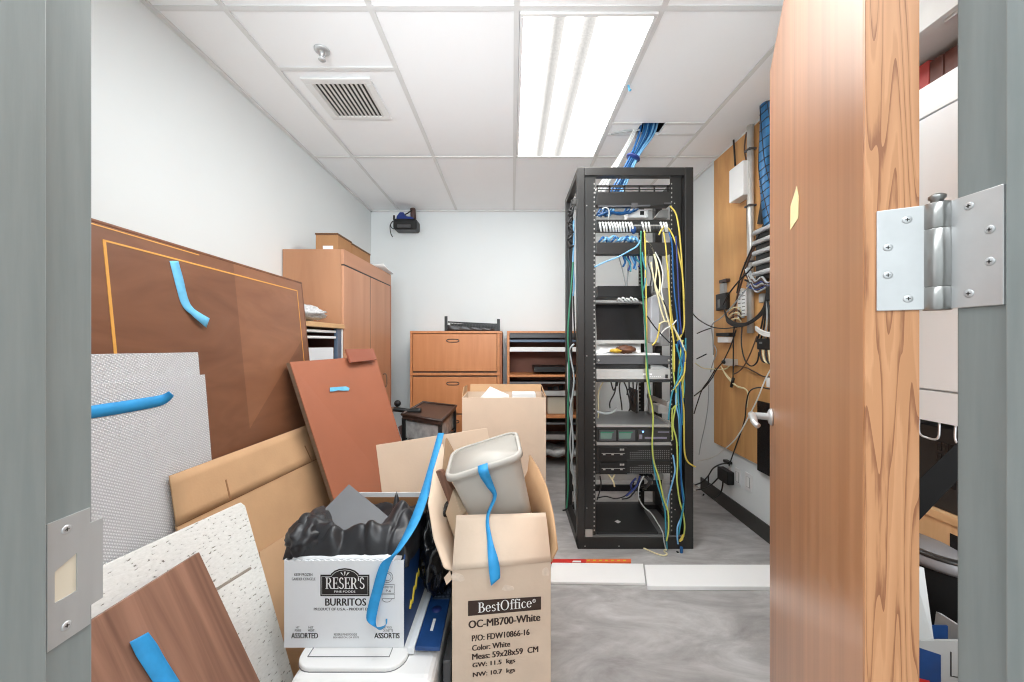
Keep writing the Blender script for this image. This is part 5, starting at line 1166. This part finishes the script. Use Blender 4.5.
# the blue trunk coming down through the ceiling into the rack
t = thing('cable_bundle', (.86, 2.39, 2.3), 'thick bundle of blue network cables dropping from the ceiling opening into the rack', 'cable bundle')
random.seed(12)
top = V((.905, 2.396, 2.75)); mid = V((.872, 2.40, 2.60)); neck = V((.80, 2.41, 2.44)); low = V((.68, 2.43, 2.20)); end = V((.60, 2.42, 2.06))
for i in range(20):
    a = random.uniform(0, 2*math.pi); r = .05*math.sqrt(random.random()); o = V((math.cos(a)*r, math.sin(a)*r*.5, 0))
    MB().tube(smooth_path([top+o*1.25, mid+o*1.15+V((.01, 0, 0)), neck+o*.62, low+o*1.0, end+o*1.0], 6), .0062, 6).build('cable', ['c_blue', 'c_blue', 'c_lightblue', 'c_blue'][i % 4], t)
for i in range(6):
    o = V((-.075-.014*i, .0, .0)); MB().tube(smooth_path([top+V((-.055, .01, 0)), mid+V((-.06-.004*i, 0, 0)), neck+V((-.045, 0, 0))+o*.35, low+o, end+o], 6), .0056, 6).build('cable', 'c_whitec' if i % 2 else 'c_greyc', t)
MB().lathe([(.046, -.006), (.048, 0), (.046, .006)], neck+V((0, 0, .0)), (mid-low), 16).build('cable_tie', 'c_navy', t)
cable([at(611, 134, 2.42), at(624, 131.5, 2.41), at(634, 130.5, 2.40), at(640, 130, 2.39)], .006, 'c_greyc', 'grey cable skimming the ceiling toward the blue trunk')
cable([R(618, 254, .3), R(622, 268, .3), R(626, 286, .3)], .004, 'c_greyc', 'thin grey wire behind the gap below the cable duct')
cable([R(628.5, 262, .3), R(627.6, 275, .3), R(626.8, 287, .3)], .006, 'c_greyc', 'thicker grey wire behind the gap below the cable duct')

# ================================================================== right wall
PX = 1.55
def W(px, py, X=PX): return onx(px, py, X)
y0 = W(714, 0).y; zb = .452
tag(MB().box(PX, XR-.0005, 1.75, y0, zb, CEIL-.013).build('plywood_backboard', 'ply'), 'tall orange plywood board screwed to the right wall', 'backboard')
def wbox(px0, px1, py0, py1, X0, X1=PX):             # box on the plywood, front face at X0
    a, b = onx(px0, py1, X0), onx(px1, py0, X0); a2 = onx(px0, py0, X0)
    return min(a.y, b.y), max(a.y, b.y), a.z, a2.z
def wbx(name, px0, px1, py0, py1, X0, mt, label, cat, bevel=.004):
    ya, yb, za, zb_ = wbox(px0, px1, py0, py1, X0)
    return tag(MB().box(X0, PX-.0005, ya, yb, za, zb_).build(name, mt, bevel=bevel), label, cat)
wbx('access_panel_box', 729, 743, 171, 203.5, 1.475, 'whitepaint', 'white rectangular box high on the plywood board', 'box')
tag(MB().tube([W(735.3, 166, 1.53), W(734.3, 150, 1.53), W(733.6, 140, 1.53)], .006, 8).build('antenna', 'blackplast'), 'thin black antenna above the white box on the plywood', 'antenna')
cy_ = W(750.5, 0, 1.525).y
t = thing('metal_conduit', (1.525, cy_, 1.25), 'grey metal conduit running up the plywood to the ceiling', 'conduit')
MB().tube([(1.525, cy_, 1.28), (1.525, cy_, CEIL-.013)], .020, 14).build('pipe', 'galv', t)
for py in (150, 206, 262): z = onx(750.5, py, 1.525).z; MB().box(1.50, 1.548, cy_-.026, cy_+.026, z-.006, z+.006).build('strap', 'darkgrey', t, bevel=.002)
cable([W(746.5, 132, 1.535), W(744.5, 150, 1.535), W(748, 172, 1.535), W(747, 215, 1.535), W(748.5, 262, 1.53)], .005, 'c_brownc', 'brown wire running beside the metal conduit')
# netted blue bundle
t = thing('netted_cable_bundle', W(768, 222, 1.50), 'thick blue cable bundle wrapped in black net down the plywood', 'cable bundle')
bp = smooth_path([W(767.5, 98, 1.5), W(767, 125, 1.5), W(766, 165, 1.5), W(768, 195, 1.5), W(771, 226, 1.5)], 8); bp[0].z = min(bp[0].z, CEIL-.002)
MB().tube(bp, .036, 14).build('blue_core', mat('bundle_blue', S(44, 108, 156), .45, var=.5, vs=44, stretch=(1, 1, .08)), t)
f = MB()
for i in range(3, len(bp)-1, 2):
    c = bp[i]; ax = (bp[i+1]-bp[i-1]).normalized(); a_ = ax.orthogonal().normalized(); b_ = ax.cross(a_)
    f.tube([c+(a_*math.cos(g*.5236)+b_*math.sin(g*.5236))*.037+ax*(.012*math.sin(g*1.05)) for g in range(13)], .0028, 5, False)
for g in range(5): f.tube([p+V((math.cos(g*1.257+i*.09)*.037, math.sin(g*1.257+i*.09)*.037, 0)) for i, p in enumerate(bp)], .0022, 5)
f.build('net_wrap', 'blackplast', t)
tag(MB().prism([W(757, 224, 1.54), W(761.5, 196, 1.54), W(761.5, 224, 1.54)], (.008, 0, 0)).build('black_gusset', 'blackplast'), 'black triangular bracket left of the netted bundle', 'bracket')
# silver panels stacked
for i in range(5):
    py = 231+10.6*i*.97
    ya, yb, za, zb_ = wbox(752.5, 790, 0, 0, 1.47)
    ya = 1.80; yb = W(752.5, 0, 1.47).y; zc = onx(753, py+4.0, 1.47).z
    t = thing('patch_bar', (1.5, (ya+yb)/2, zc), ('top', 'second', 'third', 'fourth', 'bottom')[i]+' of five silver patch panel bars stacked on the plywood', 'patch panel')
    MB().box(1.49, PX-.001, ya, yb, zc-.034, zc+.034, 'y').build('panel_body', 'black', t, bevel=.002)
    MB().tube([(1.478, ya, zc+.010), (1.478, yb-.003, zc+.010)], .015, 10).build('silver_bar', 'bar', t)
    MB().box(1.485, 1.491, ya, yb-.008, zc-.03, zc-.012).build('port_row', 'black', t)
random.seed(31)
for i in range(9):
    p = [W(749-2*(i % 3), 268+6*(i % 4), 1.50), W(755, 281+2.0*i*.6, 1.485), W(762, 277+2.3*i*.7, 1.475), W(768, 283+2*(i % 3), 1.48), W(778, 276+2*i, 1.48)]
    cable(p, .006, ['c_greyc', 'c_brownc', 'c_blackc', 'c_navy'][i % 4], 'grey and dark cords tangled below the silver patch panels', 'tangled cords below the silver panels')
cable([W(762, 229, 1.53), W(755, 246, 1.50), W(748, 262, 1.50), W(741, 284, 1.50), W(736, 302, 1.51), W(733, 318, 1.51)], .006, 'c_brownc', 'brown cord slanting down from the silver panels')
cable([W(765, 222, 1.49), W(754, 244, 1.48), W(747.5, 258, 1.48), W(741, 275, 1.49), W(737, 293, 1.5)], .0055, 'c_blackc', 'black cord slanting left from the silver panels')
cable([W(757, 262, 1.50), W(748, 272, 1.49), W(738, 282, 1.48), W(728, 295, 1.49), W(723, 305, 1.50)], .0055, 'c_blackc', 'black cord from the panels to the black wall box')
cable([W(757, 277, 1.50), W(748, 287, 1.49), W(735, 303, 1.49), W(722, 317, 1.50), W(712, 325, 1.52), W(713, 340, 1.53), W(713.5, 355, 1.54)], .0045, 'c_greyc', 'grey cord crossing the black wall box')
# left cluster
t = thing('wall_splitter_box', W(719, 312, 1.5), 'black square wall box with a grey module at the plywood left edge', 'wall box')
ya, yb, za, zb_ = wbox(714, 726, 295, 311, 1.52); MB().box(1.52, PX-.001, ya, yb-.02, za, zb_).build('housing', 'blackplast', t, bevel=.004)
ya, yb, za, zb_ = wbox(719.5, 724, 284, 295, 1.525); MB().box(1.525, PX-.001, ya, yb, za, zb_).build('grey_module', mat('module_grey2', S(158, 158, 156), .5), t, bevel=.003)
ya, yb, za, zb_ = wbox(719, 726, 280.5, 283.5, 1.52); MB().box(1.52, PX-.001, ya, yb, za, zb_).build('bracket', 'brownblack', t)
ya, yb, za, zb_ = wbox(716, 719.5, 300, 308, 1.517); MB().box(1.517, 1.52, ya, yb-.02, za, zb_).build('socket', 'greymetal', t)
for i, (a, b) in enumerate(((737.5, 741), (741.5, 745.5))):
    ya, yb, za, zb_ = wbox(a, b, 289+i*2, 318-i*2, 1.525); f = MB(); f.box(1.525, PX-.001, ya, yb, za, zb_); f.m(1)
    for q in range(7): f.box(1.5245, 1.525, ya+.005, yb-.005, za+.01+q*(zb_-za)/7, za+.016+q*(zb_-za)/7)
    tag(f.build('punch_down_block', ['white', 'greymetal'], bevel=.001), ('left', 'right')[i]+' white punch down block of the pair beside the conduit foot', 'terminal block')
for i in range(7):
    k_ = i*1.3
    cable([W(724+i*.5, 309+i*1.2, 1.49), W(727, 317+k_*.6, 1.48), W(735, 322.5+k_*.5, 1.48), W(746, 323+k_*.3, 1.48), W(757, 316+k_*.4, 1.48), W(764, 306+k_*.6, 1.48), W(767+i*.3, 290, 1.49)], .0046, 'c_blackc', 'black cord of the thick sagging swag on the plywood', 'black cords of the sagging swag')
for i in range(5):
    cable([W(729, 311+3*i, 1.5), W(733, 308+2.8*i, 1.485), W(738.5, 307.5+2.8*i, 1.49), W(741, 312+2.5*i, 1.51)], .0045, 'c_brownc' if i % 2 else 'c_cream', 'short looped wire beside the white punch down blocks', 'wire loops at the punch down blocks')
wbx('cable_clamp', 765.5, 771, 287, 301, 1.47, 'blackplast', 'black clamp gathering cords below the silver panels', 'clamp')
wbx('grey_wall_module', 758.5, 763, 294, 303, 1.5, 'silver', 'small grey module left of the black clamp', 'module')
for i in range(5): cable([W(767, 300, 1.48), W(764+2*i*.8, 312, 1.48), W(761+3.0*i*.9, 328, 1.49), W(756.5+3.4*i, 342+i, 1.5)], .005, 'c_blackc' if i != 2 else 'c_greyc', 'cord fanning down from the black clamp', 'cords below the black clamp')
for i in range(3): cable([W(756, 327+i*1.2, 1.5), W(762, 331+i*1.6, 1.48), W(769, 333+i*1.6, 1.48), W(778, 332.5+i*1.6, 1.49)], .0075, 'c_whitec', 'thick white cord curving right on the plywood', 'thick white cords')
t = thing('black_power_module', W(763, 349, 1.5), 'black power module with sockets hanging right on the plywood', 'power module')
ya, yb, za, zb_ = wbox(756.5, 775, 338.5, 349.5, 1.48); MB().box(1.48, PX-.001, ya, yb, za, zb_).build('housing', 'blackplast', t, bevel=.006)
MB().box(1.4785, 1.481, yb-.05, yb-.025, za+.035, zb_-.02).build('face_mark', 'greymetal', t)
for i in range(4): cable([W(760+3*i, 349, 1.49), W(760.5+3*i, 356, 1.485), W(763+2.4*i, 361.5, 1.485), W(767+1.5*i, 362+i, 1.49)], .0055, 'c_cream' if i % 2 else 'c_blackc', 'cord looping below the black power module', 'cords below the power module')
t = thing('label_device', W(722, 343, 1.5), 'white labelled module under a black strip at the plywood left edge', 'module')
ya, yb, za, zb_ = wbox(717.5, 728, 337, 342.5, 1.51); MB().box(1.51, PX-.001, ya, yb, za, zb_).build('housing', 'white', t, bevel=.002)
ya, yb, za, zb_ = wbox(716, 728.5, 333, 336.4, 1.5); MB().box(1.5, PX-.001, ya, yb, za, zb_).build('strip', 'blackplast', t, bevel=.002)
t = thing('grey_junction', W(726, 364, 1.5), 'grey junction with black knob and cords low on the plywood left side', 'module')
ya, yb, za, zb_ = wbox(722.5, 732.5, 358.5, 365, 1.51); MB().box(1.51, PX-.001, ya, yb, za, zb_).build('housing', 'galv', t, bevel=.003)
MB().lathe([(.014, 0), (.011, .016), (0, .018)], W(723.6, 362, 1.51)+V((0, -.01, 0)), (-1, 0, 0), 14).build('knob', 'blackplast', t)
CW = [('blackc', [(735.5, 318, 1.5), (733.5, 335, 1.49), (733.4, 360, 1.5), (733, 378, 1.5)], 'black cord hanging straight to a plug on the plywood'),
      ('blackc', [(736, 330, 1.5), (731, 345, 1.49), (725, 358, 1.5), (723, 361, 1.5)], 'black cord from the swag to the grey junction'),
      ('brownc', [(757, 336, 1.5), (751, 352, 1.49), (744, 366, 1.49), (738, 372, 1.5), (734, 374, 1.5)], 'brown cord bowing below the punch down blocks'),
      ('blackc', [(742, 327, 1.5), (741.5, 345, 1.49), (745, 360, 1.49), (751, 366, 1.49), (757, 362, 1.49), (759, 352, 1.49)], 'black cord looped under the power module'),
      ('brownc', [(733, 365, 1.53), (744, 367, 1.53), (755, 372, 1.53), (764, 376.5, 1.53), (776, 377, 1.53)], 'brown cord running right along the plywood'),
      ('cream', [(721, 366, 1.51), (727, 377, 1.5), (735, 385, 1.5), (746, 389.5, 1.51), (748, 397, 1.51), (746.5, 408, 1.51)], 'thin cream cord swinging across the lower plywood'),
      ('cream', [(722, 369, 1.52), (731, 380, 1.52), (738, 387, 1.52), (744, 388, 1.52)], 'second thin cream cord swinging beside the first'),
      ('blackc', [(782, 390, 1.51), (770, 389, 1.50), (759, 387.5, 1.50), (750, 391, 1.50), (746.5, 402, 1.50), (745, 418, 1.51), (741, 432, 1.51), (735.5, 447, 1.52), (731, 460, 1.54), (729, 466, 1.54)], 'black power cord running down the plywood to the wall adaptor'),
      ('whitec', [(774, 364, 1.49), (766, 378, 1.49), (757, 400, 1.49), (747, 420, 1.5), (737, 437, 1.5), (726, 448, 1.52), (712, 457.5, 1.54), (697, 461, 1.54)], 'white cord slanting down across the plywood toward the rack'),
      ('blackc', [(690, 310, 1.46), (698, 319, 1.48), (711, 326.5, 1.5), (724, 328.5, 1.5), (737, 327, 1.5)], 'black cord from the rack to the plywood cord swag'),
      ('blackc', [(694, 396, 1.42), (704, 388, 1.5), (712, 378, 1.51), (717, 369, 1.51), (723, 362, 1.51)], 'black cord from the rack up to the grey junction'),
      ('blackc', [(694, 414, 1.42), (697, 404, 1.45), (702, 390, 1.5), (709, 380, 1.52), (716, 368, 1.52)], 'second black cord from the rack to the grey junction'),
      ('cream', [(695, 363, 1.46), (703, 368, 1.52), (713, 369, 1.52), (725, 369, 1.52), (731, 364, 1.52)], 'cream cord from the rack to the grey junction'),
      ('greyc', [(708.6, 385, 1.56), (708, 405, 1.56), (705, 425, 1.56), (701, 443, 1.56), (699, 455, 1.56)], 'thin grey wire hanging on the white wall left of the plywood'),
      ('greyc', [(714, 345, 1.55), (716.5, 352, 1.54), (712.5, 364, 1.54), (710.5, 372, 1.55)], 'grey cord end at the plywood left edge'),
      ('blackc', [(697, 333.5, 1.5), (704, 330.5, 1.52), (711, 328, 1.53)], 'thin black wire end left of the plywood'),
      ('blackc', [(696.5, 359, 1.5), (706.5, 354, 1.55)], 'short stiff black wire on the white wall')]
for i, (c, p, lab) in enumerate(CW): cable([W(*q) for q in p], .0043 if c != 'greyc' else .0036, 'c_'+c, lab)
tag(MB().tube([W(733.4, 378, 1.5), W(731.3, 387, 1.5)], .010, 8).build('cord_plug', 'blackplast'), 'black plug end hanging on the plywood', 'plug')
wbx('white_socket_box', 766, 776, 377.5, 387, 1.52, 'white', 'white socket box partly hidden behind the door edge', 'socket')
wbx('black_equipment_box', 757, 800, 400.5, 470, 1.535, 'screen', 'black recessed panel on the lower plywood behind the door handle', 'panel', .002)
# wall plates and the adaptor
for i, (a, b, c, e) in enumerate(((728, 731, 465, 479), (734.5, 740, 467, 484.5), (744.6, 751.4, 471.5, 492))):
    X = XR-.010; pa, pb = onx(a, c, X), onx(b, e, X); y_0, y_1 = min(pa.y, pb.y), max(pa.y, pb.y); zt_ = onx(a, c, X).z; zb2 = zt_-.115
    t = thing('wall_plate', (X, (y_0+y_1)/2, zb2), ('white wall plate behind the black adaptor', 'middle white wall plate right of the black adaptor', 'white wall plate farthest right of the black adaptor')[i], 'wall plate')
    MB().box(X, XR-.0005, y_0, y_1, zb2, zt_).build('cover', 'whitepaint', t, bevel=.002)
    ym_ = (y_0+y_1)/2; MB().box(X-.002, X+.0005, ym_-.016, ym_+.016, zb2+.025, zt_-.025).build('insert', 'paper', t, bevel=.001)
    f = MB(); f.tube([V((X-.0006, ym_+a*.0175, b)) for a, b in ((-1, zb2+.0235), (1, zb2+.0235), (1, zt_-.0235), (-1, zt_-.0235), (-1, zb2+.0235))], .0012, 5); f.build('insert_shadow_line', 'greymetal', t)  # grey outline paints the shadow line around the insert
t = thing('power_adaptor', onx(722, 478, 1.52), 'black power adaptor plugged in low on the white wall with cords', 'adaptor')
a_, b_ = onx(717, 478.5, 1.515), onx(727.5, 465, 1.515); MB().box(1.515, XR-.006, min(a_.y, b_.y), max(a_.y, b_.y), a_.z, onx(717, 466, 1.515).z).build('body', 'blackplast', t, bevel=.006)
a_ = onx(715, 467, 1.52); MB().box(1.53, XR-.006, b_.y+.02, b_.y+.085, b_.z-.006, b_.z+.014).build('plug', 'blackplast', t, bevel=.005)
for i, p in enumerate(([(727, 463, 1.53), (720, 464.5, 1.53), (713, 468.5, 1.53), (708, 476, 1.53), (702, 482, 1.53), (695, 485, 1.52)], [(723, 478, 1.53), (722.5, 486, 1.53), (720, 494, 1.53), (714, 498.5, 1.53)], [(718, 478, 1.53), (711, 485, 1.52), (704, 488.5, 1.52), (696, 490, 1.5)], [(708.5, 475, 1.54), (708.3, 485, 1.54)], [(704, 494, 1.52), (701, 497.5, 1.52), (696, 498.3, 1.5)])):
    cable([onx(*q) for q in p], .0052, 'c_blackc', ('black cord arching left from the wall adaptor', 'black cord drooping under the wall adaptor', 'black cord from the adaptor to the rack foot', 'short black cord dropping left of the wall adaptor', 'black cord end resting on the baseboard')[i])

# ================================================================== behind the open door
t = thing('white_wall_cabinet', (1.38, 1.0, 1.0), 'tall white cabinet hanging on the right wall behind the open door', 'cabinet')
cxa, cya, cyb = 1.20, .62, 1.36
MB().box(cxa+.018, XR-.001, cya, cyb, 1.0, 1.97).build('body', 'cabwhite', t, bevel=.002)
for z0, z1 in ((1.0, 1.087), (1.092, 1.878), (1.883, 1.97)): MB().box(cxa, cxa+.017, cya, cyb, z0, z1).build('door', 'cabwhite', t, bevel=.0015)
MB().box(cxa, XR-.001, cya, cyb, 2.137, CEIL-.013).build('upper_box', mat('upper_grey', S(206, 208, 206), .5), t, bevel=.001)
MB().box(1.45, XR-.001, cya, cyb, 1.97, 2.137).build('niche_back', 'brownbook', t)
MB().box(cxa+.02, cxa+.03, .985, 1.03, 2.128, 2.1368).build('light_clip', 'steel', t)
f = MB(); f.box(cxa+.03, XR-.001, 1.32, 1.335, 1.97, 2.137); f.build('niche_divider', 'darkgrey', t)
yy = .93; random.seed(8)
for i in range(9):
    w_ = random.uniform(.03, .05); h_ = random.uniform(.13, .16)
    tag(MB().box(1.325, 1.445, yy, yy+w_-.002, 1.9705, 1.97+h_).build('binder_book', ['redbook', 'brownbook', 'brownbook'][i % 3], bevel=.003), ('red' if i % 3 == 0 else 'dark brown')+' book standing in the niche above the white cabinet', 'book', ('red' if i % 3 == 0 else 'dark brown')+' books in the cabinet niche')
    yy += w_
t = thing('black_equipment_case', (1.4, 1.0, .66), 'black metal case with square vents under the white cabinet', 'case')
f = MB(); f.box(1.27, XR-.001, .62, 1.36, .731, .975); f.build('housing', 'rail', t, bevel=.004)
f = MB()
for r in range(4):
    for c in range(3): f.box(1.2685, 1.271, 1.045+.017*c, 1.056+.017*c, .905-.034*r, .930-.034*r)
f.build('vent_slots', 'screen', t)
for yv in (1.07, .98):
    f = MB(); f.tube(smooth_path([(1.225, yv+.028, .998), (1.225, yv+.028, .955), (1.225, yv+.01, .945), (1.225, yv-.02, .95), (1.225, yv-.024, .998)], 4), .003, 6)
    tag(f.build('wire_hook', 'steel'), ('wire hook under the white cabinet next to the door edge', 'wire hook under the white cabinet next to the grey jamb')[yv < 1], 'hook')
t = thing('oak_counter', (1.4, 1.0, 0), 'pale oak cupboard below the black vented case', 'cupboard')
MB().box(1.25, XR-.001, .62, 1.36, .705, .73, 'y').build('top', 'ivorywood', t, bevel=.002); MB().box(1.255, XR-.013, .63, 1.35, 0, .705).build('body', 'ivorywood', t, bevel=.002)
MB().box(1.2535, 1.26, .92, 1.045, .56, .68).build('dark_opening', 'screen', t)
f = MB(); a0_, a1_, a2_, a3_ = at(912, 486, 1.0), at(962, 438, .96), at(962, 476, .96), at(912, 528, 1.0)
f.prism([a0_, a1_, a2_, a3_], (.006, .004, 0)); tag(f.build('black_strap', 'matteblack', bevel=.001), 'wide black strap slanting before the vented case', 'strap')
# carton with blue print and a black helmet-like tub in it
Yg = .92
def g(px, py, Y=Yg): return at(px, py, Y)
t = thing('blue_grey_carton', g(940, 700), 'grey and blue printed carton with open flaps behind the door', 'box')
bz_ = 0; bx_, bx2 = g(912, 0).x, g(985, 0).x; tz = g(0, 641).z
f = MB(); f.box(bx_, bx2, Yg, Yg+.006, 0, tz); f.build('front_panel', 'c_greyc', t); f = MB(); f.box(bx_, bx2, Yg+.24, Yg+.246, 0, tz); f.build('back_panel', 'c_greyc', t)
f = MB(); f.box(bx_, bx_+.006, Yg+.006, Yg+.24, 0, tz); f.build('side_panel', 'c_greyc', t); f = MB(); f.box(bx2-.006, bx2, Yg+.006, Yg+.24, 0, tz); f.build('side_panel', 'c_greyc', t)
f = MB(); f.box(bx_+.006, bx2-.006, Yg+.006, Yg+.24, .0, .006); f.build('bottom_panel', 'c_greyc', t)
f = MB(); f.prism([g(914, 646, Yg-.001), g(941, 655, Yg-.001), g(941, 700, Yg-.001), g(914, 700, Yg-.001)], (0, .0006, 0)); f.m(1).prism([g(914, 677, Yg-.002), g(930, 681, Yg-.002), g(930, 700, Yg-.002), g(914, 700, Yg-.002)], (0, .0006, 0)); f.m(2)
f.tube([g(951, 652, Yg-.001), g(951, 676, Yg-.001), g(962, 678, Yg-.001)], .0012, 5); f.build('printed_panel', ['blueprint', 'red', 'ink'], t)
f = MB(); f.prism([g(912, 565, 1.0), g(924, 568, .99), g(934.5, 645, Yg+.002), g(912, 637, Yg+.002)], (0, .004, 0)); f.build('flap', 'c_greyc', t)
f = MB(); f.m(0).prism([g(952, 566, 1.06), g(975, 560, 1.06), g(975, 650, .99), g(944, 648, .99)], (0, .004, 0)); f.m(1).prism([g(950.3, 600, 1.035), g(975, 600, 1.035), g(975, 630, 1.005), g(946.5, 630, 1.005)], (0, -.0015, 0)); f.m(2).prism([g(950.5, 583, 1.04), g(975, 582, 1.04), g(975, 596, 1.03), g(949.8, 596, 1.03)], (0, -.0015, 0)); f.build('flap', ['c_greyc', 'blueprint', 'red'], t)
MB().prism([g(928, 626, .985), g(948, 626, .985), g(948, 645, .985), g(932, 645, .985)], (0, .004, 0)).build('inner_card', 'blueprint', t)
t = thing('black_tub', g(940, 640, 1.1), 'black plastic tub with a grey rim standing in the blue carton', 'tub')
c = at(944, 590, 1.065); c.x += .0
f = MB(); f.lathe([(.075, -.28), (.088, .0), (.095, .10), (.09, .105), (.08, .0), (.07, -.26)], c, (0, 0, 1), 28); f.build('tub_body', 'matteblack', t)
f = MB(); f.lathe([(.100, .088), (.103, .10), (.098, .118), (.060, .135), (0, .14)], c, (0, 0, 1), 28); f.build('lid', mat('tub_lid', S(120, 120, 122), .4, var=.08), t)
f = MB(); f.lathe([(.0985, .1175), (.101, .121), (.094, .1285), (.088, .127)], c, (0, 0, 1), 28); f.build('rim_trim', 'black', t)

# ================================================================== light and camera
def area(name, loc, rot, sx, sy, e, col=(1, 1, 1)):
    l = bpy.data.lights.new(name, 'AREA'); l.shape = 'RECTANGLE'; l.size = sx; l.size_y = sy; l.energy = e; l.color = col
    o = bpy.data.objects.new(name, l); bpy.context.scene.collection.objects.link(o); o.location = loc; o.rotation_euler = rot; return o
area('hall_lamp', (0.0, -.75, CEIL-.02), (0, 0, 0), 1.6, .6, 19, (.92, .965, 1))
area('hall_lamp', (-1.6, -.75, CEIL-.02), (0, 0, 0), 1.2, .6, 14, (.92, .965, 1))
area('hall_lamp', (1.6, -.75, CEIL-.02), (0, 0, 0), 1.2, .6, 14, (.92, .965, 1))
area('room_lamp', (-.1, .95, CEIL-.012), (0, 0, 0), .56, 1.0, 14, (.92, .965, 1))
# unseen fill lights added over the doorway and in the corner behind the door
o = area('doorway_fill', (-.10, .50, 1.86), (math.radians(95.5), 0, 0), 1.7, .3, 11.5, (.89, .955, 1)); o.data.spread = math.radians(100)
area('corner_fill', (1.12, .46, 1.02), (math.radians(90), 0, math.radians(4)), .3, .5, 4.2, (.90, .96, 1))
wd = bpy.data.worlds.new('hall_daylight'); bpy.context.scene.world = wd; wd.use_nodes = True
bg = wd.node_tree.nodes['Background']; bg.inputs['Color'].default_value = (.95, .97, 1, 1); bg.inputs['Strength'].default_value = .9

cam = bpy.data.cameras.new('camera'); cam.sensor_width = 36; cam.lens = 36*FP/1024; cam.clip_start = .02
co = bpy.data.objects.new('camera', cam); bpy.context.scene.collection.objects.link(co); co.location = (0, 0, CH); co.rotation_euler = (math.pi/2, 0, 0)
sc = bpy.context.scene; sc.camera = co
vs = sc.view_settings; vs.view_transform = 'Standard'; vs.look = 'None'; vs.gamma = 1; vs.use_curve_mapping = False; vs.exposure = 0.71

sc.cycles.filter_width = 1.1
